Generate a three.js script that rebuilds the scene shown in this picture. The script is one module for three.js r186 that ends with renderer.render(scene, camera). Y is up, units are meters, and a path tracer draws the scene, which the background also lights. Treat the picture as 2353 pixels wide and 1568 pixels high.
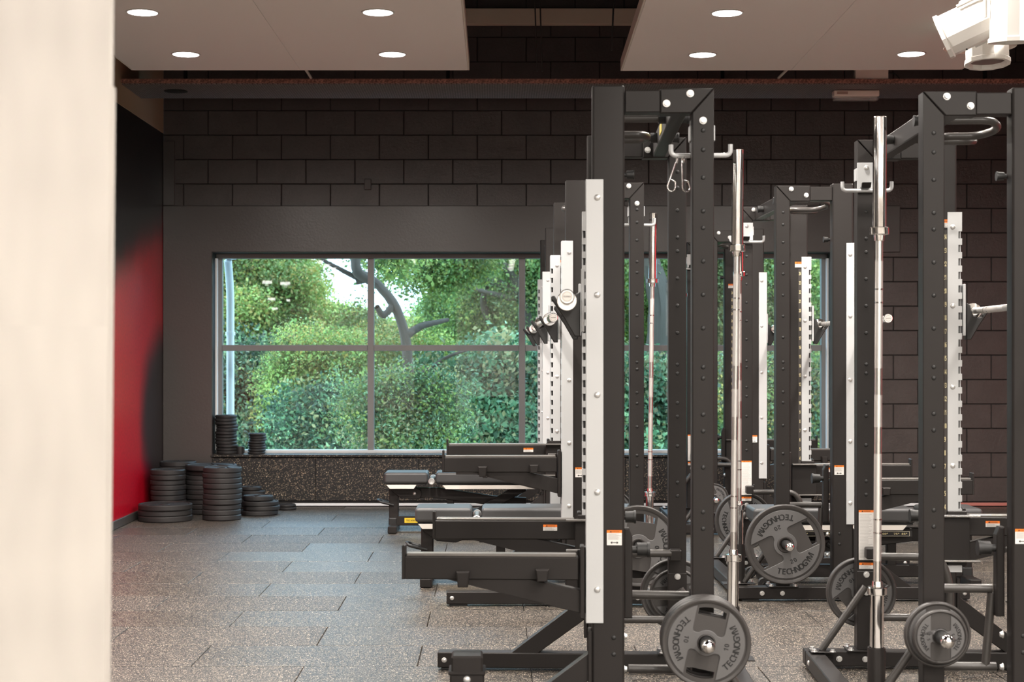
import * as THREE from 'three';
import { mergeGeometries, toCreasedNormals } from 'three/addons/utils/BufferGeometryUtils.js';
import { RoundedBoxGeometry } from 'three/addons/geometries/RoundedBoxGeometry.js';
import { ConvexGeometry } from 'three/addons/geometries/ConvexGeometry.js';
import { FontLoader } from 'three/addons/loaders/FontLoader.js';
import { ImprovedNoise } from 'three/addons/math/ImprovedNoise.js';

// ---------------------------------------------------------------- camera, sky, exposure
const W = 2353, H = 1568, F = 3550;
const scene = new THREE.Scene();
const camera = new THREE.PerspectiveCamera(2 * Math.atan(H / 2 / F) * 180 / Math.PI, W / H, 0.1, 300);
camera.position.set(0, 1.41, 0);
camera.setViewOffset(W, H, 41.5, -28, W, H);
camera.focus = 8.6;
camera.userData.fStop = 5;
camera.updateProjectionMatrix();
const renderer = new THREE.WebGLRenderer({ antialias: true });
renderer.toneMapping = THREE.LinearToneMapping;
renderer.toneMappingExposure = 1.0;
renderer.shadowMap.enabled = true;
scene.background = new THREE.Color().setRGB(3.4, 4.4, 5.5);   // even overcast daylight
const LAMP = { cd: 18, color: new THREE.Color().setRGB(1.0, 0.925, 0.85), glow: 18 };

// ---------------------------------------------------------------- helpers
const V = (x, y, z) => new THREE.Vector3(x, y, z);
function rng(seed) { let a = seed >>> 0; return () => { a = (a + 0x6D2B79F5) | 0; let t = Math.imul(a ^ (a >>> 15), 1 | a); t = (t + Math.imul(t ^ (t >>> 7), 61 | t)) ^ t; return ((t ^ (t >>> 14)) >>> 0) / 4294967296; }; }
const perlin = new ImprovedNoise();
const cache = new Map();
const memo = (k, f) => { if (!cache.has(k)) cache.set(k, f()); return cache.get(k); };
const taken = new Map();
function numbered(name) { const n = taken.get(name) ?? 0; taken.set(name, n + 1); return n ? name + '_' + String(n).padStart(3, '0') : name; }
function tag(o, label, category, group, kind) { if (label) o.userData.label = label; if (category) o.userData.category = category; if (group) o.userData.group = group; if (kind) o.userData.kind = kind; return o; }
function thing(name, label, category, pos = [0, 0, 0], turn = 0, group) {
  const o = new THREE.Group(); o.name = numbered(name); o.position.set(...pos); o.rotation.y = turn; scene.add(o);
  return tag(o, label, category, group);
}
function structure(name, label, category) { const o = new THREE.Group(); o.name = name; scene.add(o); return tag(o, label, category, null, 'structure'); }
function part(name, geo, mat, parent, x = 0, y = 0, z = 0, rx = 0, ry = 0, rz = 0) {
  const m = new THREE.Mesh(geo, mat); m.name = name; m.position.set(x, y, z); m.rotation.set(rx, ry, rz); parent.add(m); return m;
}
function merge(list) { return mergeGeometries(list.map((g) => { const h = g.index ? g.toNonIndexed() : g.clone(); for (const k of Object.keys(h.attributes)) if (!['position', 'normal', 'uv'].includes(k)) h.deleteAttribute(k); if (!h.attributes.uv) h.setAttribute('uv', new THREE.BufferAttribute(new Float32Array(h.attributes.position.count * 2), 2)); h.clearGroups(); return h; })); }
// uv in metres by the side that each face points to
function metric(geo, ou = 0, ov = 0) {
  const g = geo.index ? geo.toNonIndexed() : geo, p = g.attributes.position, uv = new Float32Array(p.count * 2), a = V(), b = V(), c = V();
  for (let i = 0; i < p.count; i += 3) {
    a.fromBufferAttribute(p, i); b.fromBufferAttribute(p, i + 1); c.fromBufferAttribute(p, i + 2);
    const n = b.clone().sub(a).cross(c.clone().sub(a)), x = Math.abs(n.x), y = Math.abs(n.y), z = Math.abs(n.z);
    [a, b, c].forEach((q, k) => { const [u, v] = z >= x && z >= y ? [q.x, q.y] : y >= x ? [q.x, -q.z] : [-q.z, q.y]; uv[(i + k) * 2] = u + ou; uv[(i + k) * 2 + 1] = v + ov; });
  }
  g.setAttribute('uv', new THREE.BufferAttribute(uv, 2)); return g;
}
const key = (...a) => a.map((x) => typeof x === 'number' ? x.toFixed(4) : x).join('|');
// box with chamfered edges (44 triangles)
function cbox(w, h, d, c = 0.003, ou = 0, ov = 0) {
  return memo(key('cb', w, h, d, c, ou, ov), () => {
    const q = []; const [X, Y, Z] = [w / 2, h / 2, d / 2]; c = Math.min(c, X * 0.9, Y * 0.9, Z * 0.9);
    for (const i of [-1, 1]) for (const j of [-1, 1]) for (const k of [-1, 1]) q.push(V(i * X, j * (Y - c), k * (Z - c)), V(i * (X - c), j * Y, k * (Z - c)), V(i * (X - c), j * (Y - c), k * Z));
    return metric(new ConvexGeometry(q), ou, ov);
  });
}
const rbox = (w, h, d, r = 0.01, s = 3) => memo(key('rb', w, h, d, r, s), () => new RoundedBoxGeometry(w, h, d, s, r));
const cyl = (r, h, n = 20, r2 = r) => memo(key('cy', r, h, n, r2), () => new THREE.CylinderGeometry(r2, r, h, n));
// outline in x and y, thickness along z, small bevel
function slab(pts, depth, b = 0.003, holes = []) {
  return memo(key('sl', JSON.stringify(pts), depth, b, JSON.stringify(holes)), () => {
    const s = new THREE.Shape(pts.map((p) => new THREE.Vector2(...p)));
    for (const h of holes) s.holes.push(new THREE.Path(h.map((p) => new THREE.Vector2(...p))));
    const g = new THREE.ExtrudeGeometry(s, { depth: depth - 2 * b, bevelEnabled: b > 0, bevelThickness: b, bevelSize: b, bevelOffset: -b, bevelSegments: 1, curveSegments: 8 });
    g.translate(0, 0, -(depth - 2 * b) / 2); return metric(g);
  });
}
// upright hollow-section post with round corners
function post(w, d, h, r = 0.009) {
  return memo(key('po', w, d, h, r), () => {
    const s = new THREE.Shape(), x = w / 2, y = d / 2;
    s.moveTo(-x + r, -y); s.lineTo(x - r, -y); s.absarc(x - r, -y + r, r, -Math.PI / 2, 0); s.lineTo(x, y - r); s.absarc(x - r, y - r, r, 0, Math.PI / 2);
    s.lineTo(-x + r, y); s.absarc(-x + r, y - r, r, Math.PI / 2, Math.PI); s.lineTo(-x, -y + r); s.absarc(-x + r, -y + r, r, Math.PI, 1.5 * Math.PI);
    const g = new THREE.ExtrudeGeometry(s, { depth: h - 0.006, bevelEnabled: true, bevelThickness: 0.003, bevelSize: 0.003, bevelOffset: -0.003, bevelSegments: 1, curveSegments: 4 });
    g.translate(0, 0, 0.003); g.rotateX(-Math.PI / 2); return toCreasedNormals(g, 0.6);
  });
}
// tube through corner points, corners rounded with radius rad
function tube(pts, r, rad = 0.04, n = 12) {
  return memo(key('tu', JSON.stringify(pts), r, rad), () => {
    const P = pts.map((p) => V(...p)), path = new THREE.CurvePath(); let from = P[0];
    for (let i = 1; i < P.length; i++) {
      const last = i === P.length - 1, to = P[i];
      if (last) { path.add(new THREE.LineCurve3(from, to)); break; }
      const d1 = to.clone().sub(P[i - 1]), d2 = P[i + 1].clone().sub(to), k = Math.min(rad, d1.length() * 0.48, d2.length() * 0.48);
      const a = to.clone().addScaledVector(d1.normalize(), -k), b = to.clone().addScaledVector(d2.normalize(), k);
      path.add(new THREE.LineCurve3(from, a)); path.add(new THREE.QuadraticBezierCurve3(a, to, b)); from = b;
    }
    const g = new THREE.TubeGeometry(path, Math.max(4, pts.length > 2 ? pts.length * 10 : 2), r, n, false);
    const caps = [0, 1].map((t) => { const c = new THREE.CircleGeometry(r, n), m = new THREE.Matrix4(), q = path.getPointAt(t), dir = path.getTangentAt(t).multiplyScalar(t ? 1 : -1); m.lookAt(dir, V(0, 0, 0), V(0.13, 1, 0.21)); m.setPosition(q); c.applyMatrix4(m); return c; });
    return merge([g, ...caps]);
  });
}
// straight rectangular bar between two points
function bar(a, b, w, h, c = 0.003) {
  const A = V(...a), B = V(...b), len = A.distanceTo(B), g = cbox(w, h, len, c).clone(), m = new THREE.Matrix4().lookAt(B, A, V(0, 1, 0.001)); m.setPosition(A.clone().add(B).multiplyScalar(0.5));
  return g.applyMatrix4(m);
}
const hexbolt = memo('hex', () => merge([new THREE.CylinderGeometry(0.0095, 0.0105, 0.008, 6).translate(0, 0.007, 0), new THREE.CylinderGeometry(0.013, 0.014, 0.003, 18).translate(0, 0.0015, 0)]).rotateX(Math.PI / 2));   // faces +z
const domebolt = memo('dome', () => merge([new THREE.SphereGeometry(0.012, 16, 6, 0, Math.PI * 2, 0, Math.PI / 2).scale(1, 0.6, 1), new THREE.CylinderGeometry(0.012, 0.012, 0.002, 16)]).rotateX(Math.PI / 2));
const plugdome = memo('plug', () => new THREE.SphereGeometry(0.0085, 10, 5, 0, Math.PI * 2, 0, Math.PI / 2).scale(1, 0.5, 1).rotateX(Math.PI / 2));

// ---------------------------------------------------------------- computed textures
function dataTex(n, m, f, srgb, rep = true) {
  const d = new Uint8Array(n * m * 4);
  for (let y = 0; y < m; y++) for (let x = 0; x < n; x++) { const c = f(x, y), i = (y * n + x) * 4; d[i] = c[0]; d[i + 1] = c[1]; d[i + 2] = c[2]; d[i + 3] = 255; }
  const t = new THREE.DataTexture(d, n, m); t.magFilter = THREE.LinearFilter; t.minFilter = THREE.LinearMipmapLinearFilter; t.generateMipmaps = true;
  if (rep) t.wrapS = t.wrapT = THREE.RepeatWrapping; if (srgb) t.colorSpace = THREE.SRGBColorSpace; t.needsUpdate = true; return t;
}
function fleckTex(seed, n, count, rmin, rmax, base, tones) {
  const R = rng(seed), buf = new Float32Array(n * n * 3), h = new Float32Array(n * n);
  for (let i = 0; i < n * n; i++) { const k = base * (0.75 + 0.5 * R()); buf[i * 3] = k; buf[i * 3 + 1] = k * 0.96; buf[i * 3 + 2] = k * 0.93; h[i] = 90 + 60 * R(); }
  for (let k = 0; k < count; k++) {
    const cx = R() * n, cy = R() * n, r = rmin + (rmax - rmin) * R() * R(), e = 0.5 + 0.5 * R(), a = R() * 3.14, ca = Math.cos(a), sa = Math.sin(a), t = tones[Math.floor(R() * tones.length)], q = 0.7 + 0.5 * R(), hh = 70 + 160 * R();
    for (let y = -Math.ceil(r); y <= r; y++) for (let x = -Math.ceil(r); x <= r; x++) {
      const u = (x * ca + y * sa) / r, v = (-x * sa + y * ca) / (r * e);
      if (u * u + v * v > 1) continue;
      const i = ((Math.floor(cy + y) + n) % n) * n + ((Math.floor(cx + x) + n) % n);
      buf[i * 3] = t[0] * q; buf[i * 3 + 1] = t[1] * q; buf[i * 3 + 2] = t[2] * q; h[i] = hh;
    }
  }
  return [dataTex(n, n, (x, y) => { const i = (y * n + x) * 3; return [buf[i], buf[i + 1], buf[i + 2]].map((v) => Math.max(0, Math.min(255, v))); }, true), dataTex(n, n, (x, y) => { const v = h[y * n + x]; return [v, v, v]; }, false)];
}
const [floorMap, floorBump] = fleckTex(11, 1024, 56000, 1.0, 3.4, 36, [[190, 174, 154], [160, 148, 134], [206, 192, 172], [128, 118, 108], [44, 41, 39], [32, 30, 29]]);
const [dadoMap, dadoBump] = fleckTex(12, 1024, 9000, 2.4, 6.2, 24, [[150, 132, 110], [120, 108, 96], [168, 152, 130], [34, 30, 28], [26, 24, 23]]);
const tileNoise = (x, y, n, f) => {   // seamless
  const u = x / n, v = y / n, s = (a, b) => perlin.noise(a * f, b * f, 3.7);
  return (s(u, v) * (1 - u) + s(u - 1, v) * u) * (1 - v) + (s(u, v - 1) * (1 - u) + s(u - 1, v - 1) * u) * v;
};
const pitR = rng(5), paintBump = dataTex(512, 512, (x, y) => { let v = 140 + 34 * tileNoise(x, y, 512, 24) + 26 * tileNoise(x, y, 512, 60) + 16 * tileNoise(x, y, 512, 130) + 12 * (pitR() - 0.5); if (pitR() < 0.006) v -= 90; return [v, v, v]; }, false);
const rollerBump = dataTex(512, 512, (x, y) => { const v = 128 + 30 * tileNoise(x, y, 512, 36) + 22 * tileNoise(x, y, 512, 80) + 26 * tileNoise(x, y, 512, 5); return [v, v, v]; }, false);
const powderBump = dataTex(256, 256, (x, y) => { const v = 128 + 50 * tileNoise(x, y, 256, 70); return [v, v, v]; }, false);
const blockMap = dataTex(512, 512, (x, y) => { let v = 70 + 8 * tileNoise(x, y, 512, 6) + 5 * tileNoise(x, y, 512, 40); if (pitR() < 0.012) v *= 0.45; return [v, v * 0.92, v * 0.89]; }, true);
function mural() {   // printed wall graphic: smoky red and black shapes, 4.4 m long and 3.43 m high
  const n = 1024, S = THREE.MathUtils.smoothstep;
  return dataTex(n, n, (px, py) => {
    const s = (1 - px / n) * 5.6, y = py / n * 3.43, d = 14.2 - s;   // s: metres from the corner
    const wob = 0.10 * perlin.noise(d * 1.6, y * 1.3, 1.2) + 0.05 * perlin.noise(d * 4, y * 4, 7.1) + 0.02 * perlin.noise(d * 60, y * 22, 2.2);
    const upper = S(y + 0.3 * s + wob, 2.35, 2.9);                                   // black cloud at the top
    const plume = 1 - S(Math.hypot((s - 0.12) / 0.85, (y - 0.85) / 0.82) + wob, 0.6, 1.1);     // dark plume low in the corner
    const black = Math.min(1, Math.max(0, Math.max(upper, plume * 0.95) + 0.05 * perlin.noise(d * 90, y * 6, 4)));
    const g = 1 + 0.10 * perlin.noise(d * 40, y * 40, 9);
    return [(176 * (1 - black) + 26 * black) * g, (12 * (1 - black) + 24 * black) * g, (34 * (1 - black) + 27 * black) * g];
  }, true, false);
}
function canvasTex(w, h, draw) { const c = document.createElement('canvas'); c.width = w; c.height = h; const x = c.getContext('2d'); draw(x, w, h); const t = new THREE.CanvasTexture(c); t.colorSpace = THREE.SRGBColorSpace; return t; }
function warning(w, h, head, arrow, seed) {
  return canvasTex(w, h, (x) => {
    x.fillStyle = '#d9d6d2'; x.fillRect(0, 0, w, h); x.fillStyle = '#f07a1c'; x.fillRect(0, 0, w, head);
    x.fillStyle = '#3a2208'; x.font = 'bold ' + Math.round(head * 0.62) + 'px sans-serif'; x.textAlign = 'center'; x.textBaseline = 'middle'; x.fillText('WARNING', w * 0.56, head * 0.54);
    x.beginPath(); x.moveTo(w * 0.17, head * 0.82); x.lineTo(w * 0.25, head * 0.18); x.lineTo(w * 0.33, head * 0.82); x.fill();
    const R = rng(seed), end = arrow ? h * 0.64 : h * 0.95; x.fillStyle = '#8b8783';
    for (let y = head + h * 0.04; y < end; y += Math.max(5, h * 0.024)) x.fillRect(w * 0.07, y, w * (0.55 + 0.33 * R()), 2);
    if (arrow) { const y = h * 0.83; x.fillStyle = '#151515'; x.fillRect(w * 0.32, y - 3, w * 0.36, 6); for (const s of [-1, 1]) { x.beginPath(); x.moveTo(w * (0.5 + s * 0.27), y); x.lineTo(w * (0.5 + s * 0.15), y - 12); x.lineTo(w * (0.5 + s * 0.15), y + 12); x.fill(); } }
  });
}

// ---------------------------------------------------------------- materials
const std = (r, g, b, rough, metal = 0, more = {}) => new THREE.MeshStandardMaterial({ color: new THREE.Color().setRGB(r, g, b), roughness: rough, metalness: metal, ...more });
const phys = (r, g, b, rough, metal = 0, more = {}) => new THREE.MeshPhysicalMaterial({ color: new THREE.Color().setRGB(r, g, b), roughness: rough, metalness: metal, ...more });
const rep = (t, k) => { const c = t.clone(); c.repeat.set(k, k); c.needsUpdate = true; return c; };
const M = {
  steel: phys(0.021, 0.0185, 0.0175, 0.40, 0, { specularIntensity: 0.42 }),
  steelTube: std(0.045, 0.041, 0.038, 0.36),
  black: std(0.012, 0.012, 0.012, 0.5),
  silver: std(0.50, 0.51, 0.515, 0.38, 0.2),
  chrome: std(0.95, 0.94, 0.93, 0.08, 1),
  shaft: std(0.80, 0.78, 0.75, 0.3, 1),
  knurl: std(0.74, 0.72, 0.69, 0.5, 1),
  bolt: std(0.70, 0.70, 0.69, 0.28, 0.7),
  rubber: std(0.020, 0.019, 0.019, 0.55),
  plate: std(0.045, 0.041, 0.039, 0.48),
  plateGrey: std(0.105, 0.102, 0.102, 0.5),
  letter: std(0.008, 0.008, 0.008, 0.5),
  strip: std(0.15, 0.14, 0.13, 0.32, 0.3),
  rubberTiles: [0.38, 0.45, 0.52].map((r) => phys(1, 1, 1, r, 0, { specularIntensity: 0.95, map: floorMap, bumpMap: floorBump, bumpScale: 0.0011 })),
  dado: std(1, 1, 1, 0.55, 0, { map: dadoMap, bumpMap: dadoBump, bumpScale: 0.001 }),
  blocks: phys(1, 1, 1, 0.34, 0, { map: blockMap, bumpMap: rep(paintBump, 1.7), bumpScale: 0.006 }),
  mortar: std(0.010, 0.009, 0.009, 0.7),
  plaster: std(0.066, 0.059, 0.056, 0.30, 0, { bumpMap: rep(rollerBump, 1.2), bumpScale: 0.0028 }),
  mural: phys(1, 1, 1, 0.3, 0, { bumpMap: rep(rollerBump, 1.5), bumpScale: 0.0012 }),
  tan: std(0.44, 0.31, 0.20, 0.6),
  cream: std(0.465, 0.45, 0.43, 0.6),
  redScuff: std(0.48, 0.17, 0.14, 0.6),
  cream2: std(0.72, 0.62, 0.48, 0.6),
  hall: std(0.78, 0.75, 0.71, 0.7),
  blackPaint: std(0.04, 0.037, 0.035, 0.4),
  red: std(0.42, 0.012, 0.018, 0.4),
  roof: std(0.014, 0.014, 0.015, 0.8),
  raft: std(0.80, 0.765, 0.72, 0.75),
  raftEdge: std(0.66, 0.60, 0.53, 0.6),
  white: std(0.80, 0.78, 0.74, 0.35),
  ivory: std(0.84, 0.74, 0.65, 0.5),
  frame: std(0.20, 0.20, 0.198, 0.4),
  sill: std(0.62, 0.66, 0.68, 0.4),
  glass: phys(0.72, 0.91, 0.95, 0, 0, { transmission: 1, thickness: 0, ior: 1.52 }),
  clearCover: phys(0.92, 0.9, 0.88, 0.12, 0, { transmission: 0.8, thickness: 0 }),
  pvc: std(0.82, 0.85, 0.87, 0.4),
  leather: std(0.052, 0.052, 0.053, 0.42),
  beige: std(0.74, 0.70, 0.64, 0.4),
  yellow: std(0.62, 0.50, 0.06, 0.45),
  skirting: std(0.06, 0.055, 0.052, 0.4),
  lens: std(0.9, 0.88, 0.85, 0.4, 0, { emissive: LAMP.color.clone().lerp(new THREE.Color(1, 1, 1), 0.6), emissiveIntensity: LAMP.glow }),
  beam: std(0.065, 0.058, 0.056, 0.6),
  rust: std(0.17, 0.09, 0.07, 0.75),
};
M.mural.map = mural();
M.steel.bumpMap = rep(powderBump, 5); M.steel.bumpScale = 0.0002;
const font = await new FontLoader().loadAsync('fonts/droid/droid_sans_bold.typeface.json');

// ---------------------------------------------------------------- lamps: recessed downlights
function downlight(x, y, z, label, group) {
  const t = thing('downlight', label, 'light', [x, y, z], 0, group);
  part('trim_ring', memo('dlring', () => new THREE.LatheGeometry([[0.087, 0.001], [0.089, -0.005], [0.097, -0.004], [0.099, 0], [0.087, 0.001]].map((p) => new THREE.Vector2(...p)), 36)), M.white, t);
  part('light_lens', memo('dllens', () => new THREE.CylinderGeometry(0.0865, 0.0865, 0.004, 36)), M.lens, t, 0, -0.0025, 0);
  const l = new THREE.SpotLight(LAMP.color, LAMP.cd, 0, 1.555, 0.55, 2); l.name = 'downlight_beam'; l.position.set(0, -0.02, 0); l.target.position.set(0, -2, 0); l.shadow.radius = 3.2; l.castShadow = true; l.target.name = 'beam_aim'; t.add(l, l.target);
  return t;
}
function drumlight(x, y, z, label, group) {
  const t = thing('drum_lamp', label, 'light', [x, y, z], 0, group);
  part('base_plate', cyl(0.13, 0.02, 28), M.white, t, 0, -0.01, 0); part('lamp_diffuser', cyl(0.14, 0.075, 28), M.lens, t, 0, -0.058, 0);
  const l = new THREE.SpotLight(LAMP.color, LAMP.cd, 0, 1.555, 0.55, 2); l.name = 'drum_beam'; l.position.set(0, -0.11, 0); l.target.position.set(0, -2, 0); l.target.name = 'beam_aim'; l.shadow.radius = 3.2; l.castShadow = true; t.add(l, l.target);
  return t;
}

// ---------------------------------------------------------------- the room
const XL = -3.04, XR = 6.2, ZB = -14.2, TOP = 4.9;
const solid = (name, mat, parent, x0, x1, y0, y1, z0, z1, c = 0.002) => part(name, cbox(x1 - x0, y1 - y0, Math.abs(z1 - z0), c), mat, parent, (x0 + x1) / 2, (y0 + y1) / 2, (z0 + z1) / 2);
{ // floor: rubber tiles in running bond on a slab
  const f = structure('floor', 'speckled black and beige rubber tile floor laid in staggered rows', 'floor');
  solid('slab', M.mortar, f, -9.2, 9.2, -0.3, -0.012, -14.6, 9.2); solid('slab', M.mortar, f, -14.2, -9.2, -0.3, -0.012, -8.7, 42.2); solid('slab', M.mortar, f, -9.2, -4.8, -0.3, -0.012, 9.2, 42.2);
  const R = rng(21), row0 = 6.949, pitch = 0.501;
  for (let k = -5; k <= 14; k++) {
    const d0 = row0 + pitch * k, d1 = Math.min(14.185, d0 + pitch), start = (k & 1 ? -0.855 : -1.365) - 1.02 * 3;
    for (let j = 0; j < 9; j++) {
      const x0 = Math.max(XL + 0.012, start + j * 1.02), x1 = Math.min(5.2, start + (j + 1) * 1.02);
      if (x1 - x0 < 0.05) continue;
      const v = Math.floor(R() * 5), lift = (R() - 0.5) * 0.0012;
      part('rubber_tile', cbox(x1 - x0 - 0.0035, 0.012, d1 - d0 - 0.0035, 0.0022, v * 0.37, v * 0.61), M.rubberTiles[Math.floor(R() * 3)], f, (x0 + x1) / 2, -0.006 + lift, -(d0 + d1) / 2);
    }
  }
  solid('rubber_sheet', M.rubberTiles[1], f, 5.2, XR, -0.012, 0, ZB, -4.444);
  solid('rubber_sheet', M.rubberTiles[1], f, XL, 9, -0.012, 0, -4.444, 9); solid('rubber_sheet', M.rubberTiles[1], f, -14, XL, -0.012, 0, -8.6, 9); solid('rubber_sheet', M.rubberTiles[1], f, -14, -5, -0.012, 0, 9, 42);
}
{ // back wall: painted concrete blocks, smooth rendered surround, rubber panel under the window
  const w = structure('wall_back', 'black painted concrete block wall around the long window', 'wall');
  const wx0 = -2.588, wx1 = 3.108, wy0 = 0.478, wy1 = 2.337;
  part('wall_core', slab([[XL - 0.25, -0.3], [XR + 0.25, -0.3], [XR + 0.25, TOP], [XL - 0.25, TOP]], 0.36, 0, [[[wx0, wy0], [wx1, wy0], [wx1, wy1], [wx0, wy1]]]), M.mortar, w, 0, 0, ZB - 0.012 - 0.18);
  const R = rng(31);
  for (let r = 0; r < 22; r++) {
    const y0 = 2.967 - 0.225 * 13 + 0.225 * r - 0.0, y1 = y0 + 0.225;
    if (y0 > 4.6) break;
    const above = y0 > 2.7, start = -2.628 + ((r & 1) ? 0.0 : 0.225) - 0.45 * 2;
    for (let j = 0; j < 21; j++) {
      let x0 = start + j * 0.45, x1 = x0 + 0.45, b0 = Math.max(0.03, y0), b1 = y1;
      if (!above) x0 = Math.max(x0, wx1);
      x0 = Math.max(x0, XL); x1 = Math.min(x1, 5.6);
      if (x1 - x0 < 0.03 || b1 - b0 < 0.03) continue;
      const v = Math.floor(R() * 6), dz = (R() - 0.5) * 0.004, g = 0.004 + 0.003 * R();
      part('block', cbox(Math.round((x1 - x0 - 0.006) * 1000) / 1000, Math.round((b1 - b0 - 0.006) * 1000) / 1000, 0.03, 0.004, v * 0.31, v * 0.47), M.blocks, w, (x0 + x1) / 2, (b0 + b1) / 2, ZB - 0.015 + dz, 0, 0, 0);
    }
  }
  const hd = 0.022;
  part('render_surround', slab([[XL, 0], [wx0, 0], [wx0, wy1], [3.73, wy1], [3.73, 2.765], [XL, 2.765]], 0.05, 0.006), M.plaster, w, 0, 0, ZB - 0.025 + hd);
  solid('corner_strip', M.plaster, w, XL, XL + 0.11, 2.768, 3.36, ZB - 0.02, ZB + 0.012, 0.005);
  for (let i = 0; i < 6; i++) { const s = (wx1 - wx0) / 6; solid('rubber_panel', M.dado, w, wx0 + i * s, wx0 + (i + 1) * s - 0.0008, 0.055, 0.45, ZB - 0.03, ZB + 0.008, 0.003); }
  solid('sill_cover', M.dado, w, wx0 - 0.012, wx1, 0.456, 0.479, ZB - 0.2, ZB + 0.035, 0.004);
  const jb = part('junction_box', rbox(0.062, 0.10, 0.035, 0.006), M.plaster, w, -1.158, 2.96, ZB + 0.016); jb.userData.label = 'small black wall box on the block wall';
  solid('edge_strip', M.pvc, w, -1.9, 4.2, 0.008, 0.03, ZB - 0.005, ZB + 0.012);
  solid('edge_strip', M.redScuff, w, 4.2, XR, 0.008, 0.036, ZB - 0.005, ZB + 0.012);
}
{ // left wall with the printed graphic, tan painted upper part
  const w = structure('wall_left', 'black side wall with a smoky red graphic and tan upper band', 'wall');
  solid('wall_core', M.mortar, w, XL - 0.25, XL - 0.004, 0, 3.43, ZB, -8.6);
  const g = new THREE.PlaneGeometry(5.6, 3.43);
  part('wall_graphic', g, M.mural, w, XL, 1.715, ZB + 2.8, 0, Math.PI / 2, 0);
  solid('upper_wall', M.tan, w, XL - 0.25, XL + 0.004, 3.43, TOP, ZB, -8.6);
  const b = structure('baseboard_left', 'dark grey baseboard along the red wall', 'baseboard');
  solid('baseboard', M.skirting, b, XL, XL + 0.018, 0.001, 0.07, ZB + 0.03, -8.6, 0.004);
}
{
  const w = structure('wall_right', 'black side wall with a red painted field', 'wall'); solid('wall_core', M.blackPaint, w, XR, XR + 0.25, 0, TOP, ZB, -1);
  solid('red_field', M.red, w, XR - 0.006, XR - 0.001, 0.1, 3.0, -13.9, -7.6);
  const h = structure('wall_rear', 'white walls of the hall behind', 'wall'), zr = 9;
  solid('wall_panel', M.hall, h, XR + 0.25, 9.25, 0, TOP, -1.2, -1);
  solid('wall_panel', M.hall, h, -14.25, -14, 0, TOP, -8.6, 42); solid('wall_panel', M.hall, h, -14.25, XL - 0.25, 0, TOP, -8.8, -8.6); solid('wall_panel', M.hall, h, -5, -4.75, 0, TOP, zr + 0.25, 42); solid('wall_panel', M.hall, h, -14.25, -4.75, 0, TOP, 42, 42.25); solid('wall_panel', M.hall, h, 9, 9.25, 0, TOP, -1, zr); solid('wall_panel', M.hall, h, -5, 9.25, 0, TOP, zr, zr + 0.25);
  const c = structure('ceiling', 'black painted roof deck high above', 'ceiling');
  solid('roof_deck', M.roof, c, -9.3, 9.3, TOP, TOP + 0.2, -14.6, 9.3); solid('roof_deck', M.roof, c, -14.3, -9.3, TOP, TOP + 0.2, -8.8, 42.3); solid('roof_deck', M.roof, c, -9.3, -4.7, TOP, TOP + 0.2, 9.3, 42.3);
  solid('purlin', M.cream2, c, XL, XR, 4.415, 4.56, ZB + 0.02, ZB + 0.1, 0.004);
  for (let i = 0; i < 4; i++) solid('purlin', M.roof, c, XL, XR, 4.62, 4.82, -12.2 + i * 2.4, -12.12 + i * 2.4, 0.004);
  const p = structure('wall_front', 'cream painted column end close to the camera', 'wall');
  solid('column_face', M.cream, p, -1.35, -0.6475, 0, TOP, -2.616, -2.6, 0.003); solid('column_edge', M.cream, p, -0.6475, -0.6435, 0, 1.853, -2.614, -2.602, 0.001);
  const grain = dataTex(256, 512, (x, y) => { const v = 238 + 9 * tileNoise(x, y, 512, 9) + 7 * perlin.noise(x * 0.11, y * 0.012, 2); return [v, v * 0.985, v * 0.965]; }, true);
  M.cream.map = grain; p.rotation.z = -0.0085; p.position.set(-0.012, 0, 0);
}
{ // steel beam with a perforated casing under the roof
  const t = structure('ceiling_beam', 'dark rusty beam with perforated underside spanning the back wall', 'beam');
  const z0 = -12.6, z1 = -13.3, y = 3.61;
  const dots = dataTex(256, 256, (x, y2) => { const u = (x % 32) - 16, v = ((y2 + (Math.floor(x / 32) % 2) * 16) % 32) - 16, q = u * u * 0.6 + v * v < 60; const k = q ? 30 : 128 + 30 * tileNoise(x, y2, 256, 9); return [k, k * 0.94, k * 0.93]; }, true);
  const under = std(1, 0.94, 0.92, 0.5, 0, { map: rep(dots, 6) });
  part('casing', slab([[z1, y + 0.004], [z0, y + 0.004], [z0, y + 0.02], [z1, y + 0.02]], XR - XL, 0), under, t, (XL + XR) / 2, 0, 0, 0, -Math.PI / 2, 0);
  const bottom = memo('casingface', () => metric(new THREE.BoxGeometry(XR - XL, 0.012, 0.69)));
  part('casing_underside', bottom, under, t, (XL + XR) / 2, y, (z0 + z1) / 2);
  const speck = dataTex(256, 256, (x, y2) => { const k = 1 + 0.5 * tileNoise(x, y2, 256, 30) + 0.4 * tileNoise(x, y2, 256, 80); return [158 * k, 112 * k, 98 * k]; }, true);
  part('flange_edge', metric(new THREE.BoxGeometry(XR - XL, 0.032, 0.03)), std(0.9, 0.9, 0.9, 0.75, 0, { map: rep(speck, 2) }), t, (XL + XR) / 2, y + 0.018, z0 + 0.013);
  for (const x of [-2.6, -0.4, 1.9, 4.1]) solid('hanger', M.roof, t, x, x + 0.03, y + 0.02, TOP, -12.96, -12.94);
  const hole = part('round_opening', cyl(0.098, 0.004, 30), M.black, t, -2.66, y - 0.008, -12.92);
}
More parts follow.
